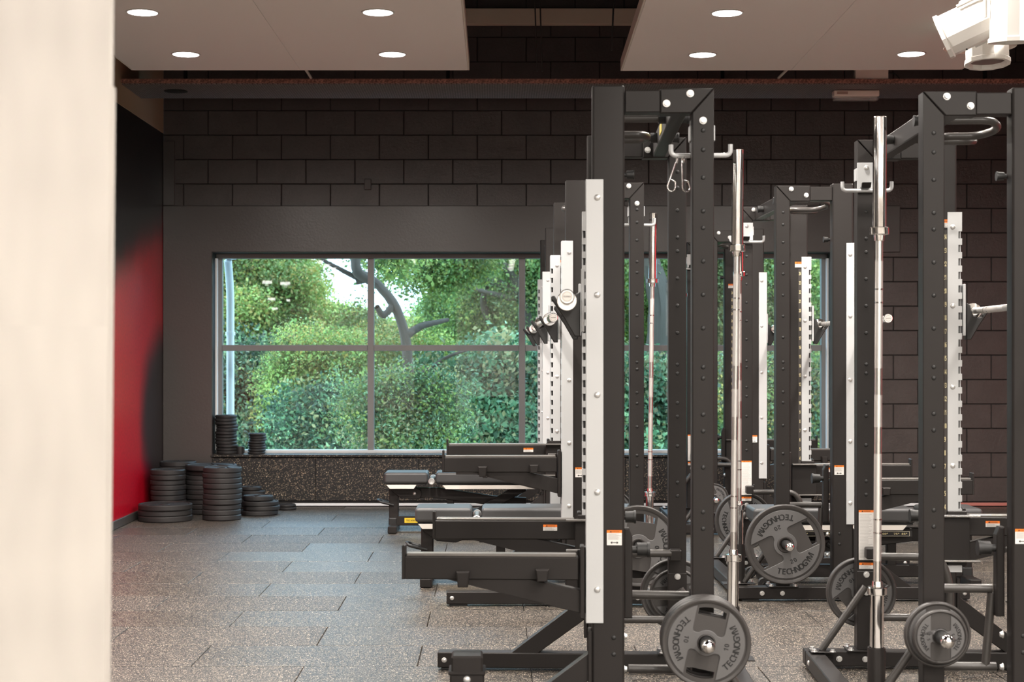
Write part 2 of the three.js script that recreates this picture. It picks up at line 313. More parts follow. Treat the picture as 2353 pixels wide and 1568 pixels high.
{ // window: eight panes in a grey aluminium frame
  const w = structure('window_1', 'long grey framed window with eight panes looking out on trees', 'window');
  const x0 = -2.588, x1 = 3.108, y0 = 0.479, y1 = 2.337, z = ZB - 0.24, mid = 1.458, n = 4;
  solid('frame_head', M.frame, w, x0, x1, y1 - 0.045, y1, z - 0.035, z + 0.045, 0.004);
  solid('frame_foot', M.sill, w, x0, x1, y0, y0 + 0.03, z - 0.035, z + 0.07, 0.004);
  solid('frame_jamb', M.frame, w, x0, x0 + 0.055, y0 + 0.03, y1 - 0.045, z - 0.035, z + 0.045, 0.004);
  solid('frame_jamb', M.frame, w, x1 - 0.055, x1, y0 + 0.03, y1 - 0.045, z - 0.035, z + 0.045, 0.004);
  solid('jamb_lining', M.pvc, w, x0, x0 + 0.02, y0 + 0.03, y1 - 0.045, z + 0.046, z + 0.1, 0.003);
  solid('jamb_lining', M.pvc, w, x1 - 0.02, x1, y0 + 0.03, y1 - 0.045, z + 0.046, z + 0.1, 0.003);
  const xs = [x0 + 0.055, -1.148, 0.262, 1.68, x1 - 0.055];
  for (let i = 1; i < n; i++) solid('mullion', M.frame, w, xs[i] - 0.03, xs[i] + 0.03, y0 + 0.03, y1 - 0.045, z - 0.03, z + 0.05, 0.004);
  for (let i = 0; i < n; i++) {
    const a = xs[i] + (i ? 0.03 : 0), b = xs[i + 1] - (i < n - 1 ? 0.03 : 0);
    solid('transom', M.frame, w, a, b, mid - 0.028, mid + 0.028, z - 0.03, z + 0.045, 0.004);
    for (const [c, d] of [[y0 + 0.03, mid - 0.028], [mid + 0.028, y1 - 0.045]]) part('pane', new THREE.PlaneGeometry(b - a, d - c), M.glass, w, (a + b) / 2, (c + d) / 2, z);
  }
}
// hanging ceiling rafts with their downlights
function raft(label, x0, x1, z0, z1, turn, cols, rows, where, group) {
  const cx = (x0 + x1) / 2, t = thing('ceiling_raft', label, 'ceiling panel', [cx, 3.44, z0], turn, 'hanging ceiling rafts'), w = x1 - x0, len = z1 - z0;
  for (const s of [-1, 1]) part('panel', cbox(w / 2 - 0.0015, 0.018, len, 0.002), M.raft, t, s * w / 4, 0.009, len / 2);
  for (const s of [-1, 1]) part('edge_trim', cbox(0.012, 0.085, len + 0.024, 0.003), M.raftEdge, t, s * (w / 2 + 0.006), 0.042, len / 2);
  for (const s of [0, 1]) part('edge_trim', cbox(w, 0.085, 0.012, 0.003), M.raftEdge, t, 0, 0.042, s ? len + 0.006 : -0.006);
  for (const [a, b] of [[-0.42, 0.1], [0.42, 0.1], [-0.42, 0.9], [0.42, 0.9]]) part('hanger_rod', cyl(0.006, TOP - 3.46, 8), M.steel, t, a * w, (TOP - 3.46) / 2 + 0.018, b * len);
  t.updateMatrixWorld();
  rows.forEach((r, i) => cols.forEach((c, j) => { const p = t.localToWorld(V(c - cx, -0.0005, r - z0)); downlight(p.x, p.y, p.z, where(i, j), group); }));
  return t;
}
const nth = ['first', 'second', 'third', 'fourth', 'fifth', 'sixth', 'seventh', 'eighth', 'ninth', 'tenth', 'eleventh', 'twelfth', 'thirteenth', 'fourteenth'];
const rowsA = [-10.48, -9.19, -7.9, -6.61];
raft('white suspended ceiling raft over the open floor beside the red wall', -2.588, -0.187, -11.07, -6.0, 0, [-2.09, -0.69], rowsA, (i, j) => `round downlight, ${nth[i]} row from the beam, ${j ? 'rack side' : 'red wall side'} of the open-floor raft`, 'downlights');
raft('white suspended ceiling raft over the racks, beside the white spotlight cluster', 0.921, 3.34, -11.07, -6.0, -0.022, [1.43, 2.84], rowsA, (i, j) => `round downlight, ${nth[i]} row from the beam, ${j ? 'spotlight' : 'open-floor'} side of the rack raft`, 'downlights');
raft('white ceiling raft along the red end wall', 4.45, 6.0, -11.07, -6.0, 0, [5.2], [rowsA[1], rowsA[3]], () => 'round downlight in the raft by the red end wall', 'downlights by the red end wall');
raft('white ceiling raft behind the racks and camera', 0.921, 3.34, -4.4, -2.0, 0, [1.41, 2.82], [-3.9, -2.55], () => 'round downlight in the raft behind the racks', 'downlights behind the racks');
{ // the hall behind has a plain white ceiling with the same downlights
  const c = structure('ceiling_hall', 'plain white ceiling of the hall behind', 'ceiling'); solid('ceiling_board', M.hall, c, -14, 9, 3.44, 3.5, -0.95, 8.98); solid('ceiling_board', M.hall, c, -14, XL, 3.44, 3.5, -8.6, -0.951);
  for (const x of [-5, -8]) for (const z of [-7, -4.5, -2]) downlight(x, 3.4395, z, 'round downlight beside the open floor', 'downlights beside the open floor'); solid('ceiling_board', M.hall, c, -14, -5, 3.44, 3.5, 8.98, 41.98);
  for (const [x, z] of [[-6.3, 14], [-5.9, 14.8], [-5.5, 15.6], [-6.6, 13.2], [-8.6, 26], [-8.1, 27.4], [-7.6, 28.8], [-9.1, 24.6], [-10.4, 38], [-9.7, 39.5], [-9.0, 41], [-11, 36.5]]) drumlight(x, 3.4395, z, 'round drum lamp far down the hall', 'drum lamps far down the hall'); solid('ceiling_board', M.hall, c, XL + 0.01, XR - 0.01, 3.44, 3.5, -1.95, -0.951); solid('bulkhead', M.hall, c, XL + 0.01, XR - 0.01, 3.44, TOP - 0.005, -1.98, -1.951);
  for (let i = 0; i < 6; i++) for (let j = 0; j < 7; j++) downlight(-2.6 - (j > 0 ? 1.2 : 0) + i * (j > 0 ? 2.1 : 1.6), 3.4395, -0.7 + j * 1.4, 'round downlight in the hall ceiling', 'downlights in the hall ceiling');
}

// ---------------------------------------------------------------- outside: lawn bank, oaks, shrubs
{
  const g = structure('ground_outside', 'grassy bank outside the window', 'ground');
  const geo = new THREE.PlaneGeometry(80, 60, 60, 40); const p = geo.attributes.position;
  for (let i = 0; i < p.count; i++) p.setZ(i, 0.5 * perlin.noise(p.getX(i) * 0.15, p.getY(i) * 0.15, 2));
  geo.rotateX(-Math.PI / 2); geo.computeVertexNormals();
  part('grass', geo, std(0.10, 0.13, 0.045, 0.95), g, 0, -2.2, -46);
}
M.bark = std(0.115, 0.09, 0.07, 0.9, 0, { bumpMap: rep(rollerBump, 2), bumpScale: 0.02 });
M.leaf = phys(1, 1, 1, 0.85, 0, { transmission: 0.35, thickness: 0, side: THREE.DoubleSide });
function sprayGeo(seed, n, size, spread) {   // a few folded leaves on a twig
  const R = rng(seed), pos = [];
  for (let i = 0; i < n; i++) {
    const c = V(R() - 0.5, R() - 0.5, R() - 0.5).multiplyScalar(spread * 2), d = V(R() - 0.5, R() - 0.7, R() - 0.5).normalize(), s = V(R() - 0.5, R() - 0.5, R() - 0.5).cross(d).normalize(), l = size * (0.7 + 0.6 * R()), up = s.clone().cross(d);
    const a = c, b = c.clone().addScaledVector(d, l), m1 = c.clone().addScaledVector(d, l * 0.5).addScaledVector(s, l * 0.3).addScaledVector(up, l * 0.08), m2 = c.clone().addScaledVector(d, l * 0.5).addScaledVector(s, -l * 0.3).addScaledVector(up, l * 0.08);
    for (const q of [a, m1, b, a, b, m2]) pos.push(q.x, q.y, q.z);
  }
  const g = new THREE.BufferGeometry(); g.setAttribute('position', new THREE.BufferAttribute(new Float32Array(pos), 3)); g.computeVertexNormals(); return g;
}
const sprays = { oak: sprayGeo(41, 40, 0.05, 0.18), fine: sprayGeo(42, 44, 0.036, 0.16), broad: sprayGeo(43, 34, 0.06, 0.18) };
function limb(pts, r0, r1, n = 9) {
  const c = new THREE.CatmullRomCurve3(pts.map((p) => V(...p))), N = pts.length * 7, g = new THREE.TubeGeometry(c, N, 1, n), p = g.attributes.position, q = V();
  for (let i = 0; i <= N; i++) { const m = c.getPointAt(i / N), r = r0 + (r1 - r0) * (i / N); for (let j = 0; j <= n; j++) { const k = i * (n + 1) + j; q.fromBufferAttribute(p, k).sub(m).multiplyScalar(r * (1 + 0.18 * perlin.noise(i * 0.7, j * 1.3, r0 * 9))).add(m); p.setXYZ(k, q.x, q.y, q.z); } }
  g.computeVertexNormals(); return g;
}
function foliage(parent, blobs, spray, tones, seed) {   // blobs: [x, y, z, rx, ry, rz, count]
  const R = rng(seed), total = blobs.reduce((s, b) => s + b[6], 0), im = new THREE.InstancedMesh(sprays[spray], M.leaf, total), m = new THREE.Matrix4(), q = new THREE.Quaternion(), e = new THREE.Euler(), c = new THREE.Color(); let i = 0;
  for (const [x, y, z, rx, ry, rz, n] of blobs) {
    const m0 = Math.max(6, Math.round(n / 26)), nodes = [];
    for (let k = 0; k < m0; k++) { const d = V(R() - 0.5, R() - 0.5, R() - 0.5).normalize(), q0 = Math.pow(R(), 0.4) * (0.8 + 0.45 * R()); nodes.push([x + d.x * rx * q0, y + d.y * ry * q0, z + d.z * rz * q0, 0.14 + 0.20 * R(), 0.42 + 1.05 * R()]); }
    for (let k = 0; k < n; k++) {
      const [nx, ny, nz, nr, tone] = nodes[Math.floor(R() * m0)], d = V(R() - 0.5, R() - 0.5, R() - 0.5).normalize(), q1 = Math.sqrt(R()) * nr * 1.25;
      q.setFromEuler(e.set(R() * 6.3, R() * 6.3, R() * 6.3)); const s = 0.65 + 0.7 * R();
      m.compose(V(nx + d.x * q1 * 1.3, ny + d.y * q1 * 0.7, nz + d.z * q1), q, V(s, s, s)); im.setMatrixAt(i, m);
      const t = tones[Math.floor(R() * tones.length)], w = tone * (0.8 + 0.4 * R()); im.setColorAt(i, c.setRGB(t[0] * w, t[1] * w, t[2] * w)); i++;
    }
  }
  im.name = 'foliage'; im.userData.kind = 'stuff'; parent.add(im);
}
const GREEN = { gold: [[0.42, 0.52, 0.13], [0.34, 0.47, 0.12], [0.24, 0.36, 0.09], [0.52, 0.55, 0.16], [0.6, 0.44, 0.12]], mid: [[0.22, 0.36, 0.09], [0.15, 0.27, 0.08], [0.32, 0.44, 0.11], [0.42, 0.46, 0.11]], teal: [[0.11, 0.25, 0.11], [0.19, 0.36, 0.17], [0.07, 0.17, 0.08], [0.32, 0.46, 0.22], [0.4, 0.36, 0.16]], dark: [[0.04, 0.1, 0.05], [0.06, 0.15, 0.07], [0.1, 0.19, 0.08]] };
const at = (px, py, d) => [(px - 1135) * d / F, 1.41 - (py - 812) * d / F, -d];   // where a sight line reaches distance d
function oak(name, label, trunks, blobs, spray, tones, seed) {
  const t = thing(name, label, 'tree', [0, 0, 0], 0, 'trees outside');
  trunks.forEach(([pts, r0, r1], i) => part(i ? 'branch' : 'trunk', limb(pts, r0, r1), M.bark, t));
  foliage(t, blobs, spray, tones, seed); return t;
}
{
  const B = (px, py, d, rx, ry, n, rz) => [...at(px, py, d), rx, ry, rz ?? rx, n];
  oak('oak_tree', 'bare-limbed oak with a forked pale trunk behind the second window bay', [
    [[[at(945, 1000, 17)[0], -2.3, -17], at(945, 930, 17.0), at(938, 850, 17.0), at(930, 770, 17.0), at(905, 700, 17.0), at(878, 665, 17.0), at(850, 640, 17.0), at(818, 645, 17.0)], 0.078, 0.05],
    [[at(850, 642, 17.0), at(822, 625, 16.9), at(818, 590, 16.9), at(838, 560, 16.9), at(845, 500, 16.8)], 0.062, 0.042],
    [[at(822, 640, 17.0), at(780, 618, 16.9), at(740, 595, 16.8), at(715, 560, 16.7)], 0.03, 0.014],
    [[at(935, 770, 17.0), at(968, 750, 17.1), at(1000, 742, 17.2), at(1030, 735, 17.3)], 0.048, 0.022],
    [[at(905, 700, 17.0), at(880, 725, 16.9), at(866, 705, 16.8)], 0.042, 0.03],
    [[at(950, 870, 17.0), at(985, 850, 17.0), at(1030, 820, 16.9), at(1090, 800, 16.8)], 0.032, 0.012]],
    [B(1010, 610, 20, 0.45, 0.3, 260), B(885, 590, 18, 0.22, 0.16, 90), B(1050, 560, 20, 0.6, 0.3, 300)], 'oak', GREEN.mid, 51);
  oak('oak_tree', 'golden green oak filling the first window bay beside the white downpipe', [[[[at(560, 1000, 23)[0], -2.3, -23], at(570, 900, 23), at(590, 760, 23), at(610, 650, 23), at(640, 560, 23)], 0.14, 0.05], [[at(590, 760, 23), at(540, 690, 22.8), at(520, 640, 22.6)], 0.06, 0.03], [[at(600, 700, 23), at(670, 640, 23), at(700, 610, 23)], 0.05, 0.02]],
    [B(560, 650, 23, 0.9, 0.75, 1700), B(620, 720, 23.4, 0.75, 0.6, 1500), B(745, 770, 24, 0.7, 0.38, 1000), B(590, 590, 23, 0.6, 0.45, 900), B(650, 640, 23, 0.45, 0.35, 600), B(540, 760, 22.6, 0.8, 0.5, 1000), B(800, 770, 25, 0.8, 0.4, 700), B(660, 780, 24, 1.2, 0.4, 1100)], 'oak', GREEN.gold, 52);
  oak('oak_tree', 'spreading oak with dark crooked branches across the third window bay', [
    [[[at(1245, 1100, 24)[0], -2.3, -24], at(1240, 950, 24), at(1225, 800, 24), at(1200, 700, 24), at(1170, 660, 24), at(1110, 640, 24), at(1060, 620, 24)], 0.16, 0.06],
    [[at(1200, 700, 24), at(1180, 640, 23.8), at(1150, 600, 23.6), at(1120, 560, 23.5)], 0.08, 0.04],
    [[at(1110, 640, 24), at(1080, 610, 23.8), at(1060, 570, 23.6)], 0.05, 0.03],
    [[at(1120, 730, 24.4), at(1110, 690, 24.2), at(1118, 660, 24)], 0.06, 0.04],
    [[at(1190, 690, 24), at(1130, 675, 23.8), at(1090, 665, 23.6)], 0.05, 0.03]],
    [B(1140, 590, 25, 0.9, 0.4, 650), B(1180, 660, 25.2, 1.0, 0.6, 1200), B(1080, 700, 26, 0.7, 0.4, 600), B(1240, 620, 24.5, 0.8, 0.6, 900), B(1090, 760, 26, 1.0, 0.5, 900), B(1190, 760, 25, 0.9, 0.6, 900)], 'oak', GREEN.mid, 53);
  oak('oak_tree', 'thick dark oak trunk rising behind the racks in the fourth window bay', [
    [[[at(1510, 1100, 20)[0], -2.3, -20], at(1510, 950, 20), at(1512, 800, 20), at(1515, 700, 20), at(1500, 620, 20), at(1470, 540, 20)], 0.28, 0.12],
    [[at(1515, 690, 20), at(1560, 640, 20), at(1600, 600, 20)], 0.12, 0.06], [[at(1740, 760, 21), at(1790, 830, 20.5), at(1850, 870, 20), at(1900, 930, 20)], 0.09, 0.05]],
    [B(1480, 640, 21, 0.7, 0.6, 900), B(1600, 660, 21, 0.8, 0.7, 1000), B(1540, 800, 22, 0.9, 0.7, 1000), B(1750, 640, 21, 0.9, 0.6, 1200), B(1850, 700, 21, 0.7, 0.7, 1000), B(1780, 800, 22, 1.0, 0.7, 1200)], 'oak', GREEN.mid, 54);
  const bush = (label, blobs, spray, tones, seed) => { const t = thing('shrub', label, 'shrub', [0, 0, 0], 0, 'shrubs outside'); const [x, , z] = blobs[0]; part('stem', limb([[x, -2.3, z], [x + 0.1, -1.4, z], [x, blobs[0][1], z]], 0.05, 0.03), M.bark, t); foliage(t, blobs, spray, tones, seed); };
  bush('dark green shrub outside below the golden oak', [B(580, 880, 20, 0.6, 0.5, 900), B(560, 960, 19.5, 0.5, 0.5, 900), B(660, 900, 21, 0.5, 0.4, 600)], 'oak', GREEN.dark.concat(GREEN.teal), 61);
  bush('pale green shrub outside in the middle of the first bay', [B(740, 855, 18.8, 0.55, 0.42, 1300), B(690, 930, 18.8, 0.4, 0.35, 800), B(810, 870, 18.8, 0.4, 0.4, 900), B(920, 850, 19, 0.45, 0.36, 900)], 'fine', GREEN.gold.concat(GREEN.gold, GREEN.mid), 62);
  bush('deep green low shrub outside against the first mullion', [B(760, 985, 18, 0.45, 0.32, 1100), B(830, 1005, 18, 0.4, 0.3, 800), B(650, 1000, 19, 0.5, 0.35, 700)], 'oak', GREEN.dark.concat(GREEN.teal), 63);
  bush('small olive shrub outside beneath the forked oak', [B(900, 950, 16.4, 0.32, 0.26, 800), B(975, 950, 16.2, 0.26, 0.26, 700), B(930, 1010, 16.2, 0.35, 0.2, 700)], 'fine', GREEN.mid.concat(GREEN.teal), 64);
  bush('broad-leaved bluish shrub outside filling the lower second bay', [B(1060, 900, 18, 0.5, 0.45, 800), B(1120, 960, 17.6, 0.55, 0.45, 900), B(1010, 970, 17.6, 0.4, 0.38, 650), B(1160, 870, 18, 0.45, 0.4, 650)], 'broad', GREEN.teal, 65);
  bush('tall teal shrub outside in the third bay', [B(1240, 900, 18, 0.5, 0.6, 900), B(1340, 920, 18, 0.5, 0.6, 900), B(1450, 930, 18, 0.5, 0.5, 800)], 'broad', GREEN.teal, 66);
  bush('teal shrub outside in the last bay', [B(1620, 930, 18.5, 0.6, 0.5, 900), B(1760, 930, 18.5, 0.6, 0.5, 900), B(1860, 900, 18.5, 0.5, 0.6, 800)], 'oak', GREEN.teal.concat(GREEN.gold), 67);
  for (const [i, px] of [420, 640, 850, 1060, 1290, 1520, 1750, 1980].entries()) {
    const t = thing('background_tree', `distant hazy tree in the woodland row, ${nth[i]} from the red wall side`, 'tree', [0, 0, 0], 0, 'distant trees'), d = 36 + (i % 3) * 2, top = [660, 730, 760, 720, 680, 640, 650, 640][i];
    const c = at(px, (top + 900) / 2, d), ry = (900 - top) / 2 * d / F;
    part('trunk', limb([[c[0], -2.4, c[2]], [c[0] + 0.2, 0, c[2]], [c[0], c[1], c[2]]], 0.2, 0.1), M.bark, t);
    foliage(t, [[...c, 1.75, ry + 0.25, 1.2, 2600], [c[0] + 0.4, c[1] - ry, c[2], 1.9, 1.4, 1.2, 2600], [c[0], c[1] - 2 * ry - 0.4, c[2] + 1, 1.9, 1.4, 1.0, 1800]], 'oak', i % 2 ? GREEN.mid : GREEN.gold.concat(GREEN.mid), 70 + i);
  }
  const dp = thing('downpipe', 'white rainwater downpipe outside the window edge', 'pipe', [-2.55, 0, -14.95]);
  part('pipe', tube([[0, -2.2, 0], [0, 1.95, 0], [0.0, 2.12, 0.05], [0, 2.3, 0.14]], 0.038, 0.08), M.pvc, dp);
  for (const y of [0.2, 1.6]) part('pipe_bracket', cyl(0.047, 0.03, 18), M.pvc, dp, 0, y, 0);
  part('gutter_hopper', cyl(0.05, 0.1, 18, 0.1), M.pvc, dp, 0.03, 2.36, 0.14);
}

// ---------------------------------------------------------------- weight plates
function lettering(text, size, radius, centre, step) {   // letters on an arc, feet outwards
  const out = [];
  [...text].forEach((ch, i) => {
    const g = new THREE.ShapeGeometry(font.generateShapes(ch, size), 3); g.computeBoundingBox(); const b = g.boundingBox; g.translate(-(b.min.x + b.max.x) / 2, -size * 0.36, 0);
    const phi = centre + (i - (text.length - 1) / 2) * step; g.rotateZ(phi + Math.PI / 2); g.translate(Math.cos(phi) * radius, Math.sin(phi) * radius, 0); out.push(g);
  });
  return out;
}
const ring = (r0, r1, a0, a1, n) => Array.from({ length: n + 1 }, (_, i) => { const a = a0 + (a1 - a0) * i / n; return [Math.cos(a), Math.sin(a)]; });
function plateParts(R, t, kg) {
  return memo(key('plate', R, t, kg), () => {
    const n = 44, rim = R * 0.90, big = R > 0.14, hub = R * 0.26, v2 = (r, a) => new THREE.Vector2(r * Math.cos(a), r * Math.sin(a));
    const lathe = new THREE.LatheGeometry([[rim, -t * 0.36], [R - 0.007, -t / 2], [R - 0.002, -t / 2 + 0.003], [R, -t / 2 + 0.008], [R, t / 2 - 0.008], [R - 0.002, t / 2 - 0.003], [R - 0.007, t / 2], [rim, t * 0.36]].map((p) => new THREE.Vector2(...p)), n + 20).rotateX(Math.PI / 2);
    const web = new THREE.Shape(); web.absarc(0, 0, rim + 0.002, 0, Math.PI * 2);
    const hole = new THREE.Path(); hole.absarc(0, 0, 0.0265, 0, Math.PI * 2, true); web.holes.push(hole);
    if (big) for (const s of [0, Math.PI]) {   // grip openings at the top and bottom of the plate
      const h = new THREE.Path(), a0 = Math.PI / 2 - 0.40 + s, a1 = Math.PI / 2 + 0.40 + s; h.absarc(0, 0, R * 0.80, a0, a1, false); const q = v2(R * 0.80, a1), c = [Math.cos(Math.PI / 2 + s), Math.sin(Math.PI / 2 + s)];
      const low = R * 0.60, half = R * 0.80 * Math.sin(0.40); h.lineTo(-half * (s ? -1 : 1), low * c[1]); h.lineTo(half * (s ? -1 : 1), low * c[1]); h.closePath(); web.holes.push(h);
    }
    const disc = new THREE.ExtrudeGeometry(web, { depth: t * 0.44, bevelEnabled: false, curveSegments: 40 }).translate(0, 0, -t * 0.22);
    const boss = new THREE.LatheGeometry([[0.027, -t * 0.46], [hub * 0.72, -t * 0.46], [hub * 0.8, -t * 0.4], [hub * 0.8, t * 0.4], [hub * 0.72, t * 0.46], [0.027, t * 0.46], [0.027, -t * 0.46]].map((p) => new THREE.Vector2(...p)), 30).rotateX(Math.PI / 2);
    const body = merge([lathe, disc, boss]);
    const Ro = R * 0.86, pw = R * 0.36, yo = Math.sqrt(Ro * Ro - pw * pw), a = Math.atan2(yo, pw), s = new THREE.Shape();
    s.moveTo(pw, -yo); s.absarc(0, 0, Ro, -a, a, false); s.lineTo(pw, hub * 1.1); s.quadraticCurveTo(pw * 0.98, hub * 0.62, hub * 0.78, hub * 0.80); s.absarc(0, 0, hub * 1.12, 0.80, Math.PI - 0.80, false); s.quadraticCurveTo(-pw * 0.98, hub * 0.62, -pw, hub * 1.1);
    s.lineTo(-pw, yo); s.absarc(0, 0, Ro, Math.PI - a, Math.PI + a, false); s.lineTo(-pw, -hub * 1.1); s.quadraticCurveTo(-pw * 0.98, -hub * 0.62, -hub * 0.78, -hub * 0.80); s.absarc(0, 0, hub * 1.12, Math.PI + 0.80, 2 * Math.PI - 0.80, false); s.quadraticCurveTo(pw * 0.98, -hub * 0.62, pw, -hub * 1.1); s.closePath();
    const hh = new THREE.Path(); hh.absarc(0, 0, 0.03, 0, Math.PI * 2, true); s.holes.push(hh);
    const face = new THREE.ExtrudeGeometry(s, { depth: t * 0.10, bevelEnabled: true, bevelThickness: t * 0.04, bevelSize: 0.002, bevelOffset: -0.002, bevelSegments: 1, curveSegments: 20 }).translate(0, 0, t * 0.22);
    const insert = merge([face, face.clone().rotateY(Math.PI)]);
    const marks = []; for (const c of [0, Math.PI]) marks.push(...lettering('TECHNOGYM', R * 0.148, R * 0.70, c, 0.17), ...lettering(kg, R * 0.105, R * 0.47, c, 0.21));
    const print = merge(marks).translate(0, 0, t * 0.36 + 0.0008); const print2 = merge([print, print.clone().rotateY(Math.PI)]);
    return [body, insert, print2];
  });
}
const KG = { 20: [0.225, 0.042], 15: [0.19, 0.040], 10: [0.157, 0.038], 5: [0.118, 0.034], 2.5: [0.097, 0.028], 1.25: [0.08, 0.024] };
function plate(kg, label, x, y, z, spin, turn, group) {
  const [R, t] = KG[kg], [body, insert, print] = plateParts(R, t, String(kg)), o = thing('weight_plate', label, 'weight plate', [x, y, z], turn, group);
  part('body', body, M.plate, o, 0, 0, 0, 0, 0, spin); const f = part('face_insert', insert, M.plateGrey, o, 0, 0, 0, 0, 0, spin); part('lettering', print, M.letter, f);
  return o;
}
// plates lying flat in stacks (r, thickness from top down)
const flatGeo = (R, t) => memo(key('flat', R, t), () => {
  const rim = R * 0.88, prof = [[0.026, -t * 0.42], [R * 0.2, -t * 0.42], [R * 0.24, -t * 0.3], [rim, -t * 0.3], [R * 0.92, -t / 2], [R - 0.006, -t / 2], [R, -t / 2 + 0.008], [R, t / 2 - 0.008], [R - 0.006, t / 2], [R * 0.92, t / 2], [rim, t * 0.3], [R * 0.24, t * 0.3], [R * 0.2, t * 0.42], [0.026, t * 0.42], [0.026, -t * 0.42]];
  return toCreasedNormals(new THREE.LatheGeometry(prof.map((p) => new THREE.Vector2(...p)), 40), 0.5);
});
const gripGeo = (R, t) => memo(key('grip', R, t), () => { const s = new THREE.Shape(); s.absarc(0, 0, R * 0.84, 0.52, Math.PI - 0.52, false); s.lineTo(-R * 0.3, R * 0.26); s.absarc(0, 0, R * 0.30, Math.PI - 0.9, 0.9, true); s.closePath(); const g = new THREE.ExtrudeGeometry(s, { depth: t * 0.16, bevelEnabled: false, curveSegments: 12 }); g.rotateX(-Math.PI / 2); g.translate(0, t * 0.29, 0); return merge([g, g.clone().rotateY(Math.PI)]); });
function stack(where, group, x, d, y0, list, seed) {   // list: [radius, thickness] from the bottom up
  const R = rng(seed), n = list.length; let y = y0;
  list.forEach(([r, t, dx = 0, dz = 0], i) => {
    const k = n - 1 - i, rank = k === 0 ? (n > 1 ? 'topmost' : 'single') : k === n - 1 ? 'bottom' : nth[k] + ' from top';
    const o = thing('weight_plate', `black weight plate, ${rank} of ${where}`, 'weight plate', [x + dx + (R() - 0.5) * 0.014, y + t / 2 + 0.0006, -d + dz + (R() - 0.5) * 0.014], R() * 6, group);
    part('body', flatGeo(r, t), M.rubber, o); part('raised_face', gripGeo(r, t), M.rubber, o);
    y += t + 0.0008;
  });
}
const many = (n, r, t) => Array.from({ length: n }, () => [r, t]);
stack('the low wide floor stack by the red wall', 'plates stacked on the floor', -2.775, 13.02, 0.0012, many(3, 0.225, 0.047), 81);
stack('the tall floor stack behind the wide low one', 'plates stacked on the floor', -2.835, 13.45, 0.0012, many(9, 0.152, 0.0435), 82);
stack('the tall stack in the wall corner', 'plates stacked on the floor', -2.83, 13.83, 0.0012, many(10, 0.163, 0.0435), 83);
stack('the stack crowned by a wide plate', 'plates stacked on the floor', -2.56, 13.62, 0.0012, [...many(9, 0.158, 0.0415), [0.225, 0.047, 0.07]], 84);
stack('the tall front floor stack', 'plates stacked on the floor', -2.306, 13.1, 0.0012, many(10, 0.163, 0.0436), 85);
stack('the four-high floor stack near the rubber panel', 'plates stacked on the floor', -2.045, 13.5, 0.0012, [[0.165, 0.04], [0.160, 0.04, 0.01], [0.160, 0.04, 0.005], [0.132, 0.044, -0.02]], 86);
stack('the tapering stack against the rubber panel', 'plates stacked on the floor', -2.16, 13.86, 0.0012, [...many(3, 0.125, 0.036), [0.12, 0.034], [0.112, 0.034, -0.005], [0.095, 0.034, -0.02]], 87);
stack('the little pair lying by the wall strip', 'plates stacked on the floor', -1.865, 13.92, 0.0012, many(2, 0.082, 0.024), 88);
stack('the tall stack on the window sill', 'plates on the window sill', -2.472, 14.285, 0.4795, many(12, 0.1, 0.0292), 89);
stack('the shorter stack on the window sill', 'plates on the window sill', -2.19, 14.285, 0.4795, many(8, 0.082, 0.0232), 90);
{ const o = thing('collar_clip', 'small black collar clip standing between the sill stacks', 'collar', [-2.345, 0.4795, -14.27]); part('band', memo('colband', () => new THREE.LatheGeometry([[0.025, 0], [0.032, 0], [0.032, 0.066], [0.025, 0.066], [0.025, 0]].map((p) => new THREE.Vector2(...p)), 24)), M.rubber, o); part('lever', cbox(0.012, 0.05, 0.02), M.rubber, o, 0.036, 0.035, 0); }

// ---------------------------------------------------------------- barbells (2.2 m, axis along y, foot at 0)
const capTex = canvasTex(128, 128, (x) => { x.fillStyle = '#cfcac4'; x.fillRect(0, 0, 128, 128); x.strokeStyle = '#777370'; x.lineWidth = 3; x.beginPath(); x.arc(64, 64, 50, 0, 7); x.stroke(); x.fillStyle = '#2c2a29'; x.font = 'bold 24px sans-serif'; x.textAlign = 'center'; x.textBaseline = 'middle'; x.fillText('ELEIKO', 64, 64); });
M.cap = std(1, 1, 1, 0.35, 0.3, { map: capTex });
const lathe = (pts, n = 28) => toCreasedNormals(new THREE.LatheGeometry(pts.map((p) => new THREE.Vector2(...p)), n), 0.5);
const BARG = {
  shaft: memo('bshaft', () => cyl(0.0138, 1.32, 20)), knurl: memo('bknurl', () => new THREE.CylinderGeometry(0.0143, 0.0143, 0.40, 20)), mid: memo('bmid', () => new THREE.CylinderGeometry(0.0143, 0.0143, 0.12, 20)), mark: memo('bmark', () => new THREE.CylinderGeometry(0.0147, 0.0147, 0.006, 20)),
  sleeve: memo('bsleeve', () => lathe([[0, 0], [0.022, 0], [0.025, 0.003], [0.025, 0.414], [0.0, 0.414]])),
  collar: memo('bcollar', () => lathe([[0.014, 0], [0.034, 0], [0.036, 0.002], [0.036, 0.026], [0.034, 0.028], [0.02, 0.03], [0.018, 0.05], [0.014, 0.05]])), cap: memo('bcap', () => new THREE.CircleGeometry(0.0195, 24)),
};
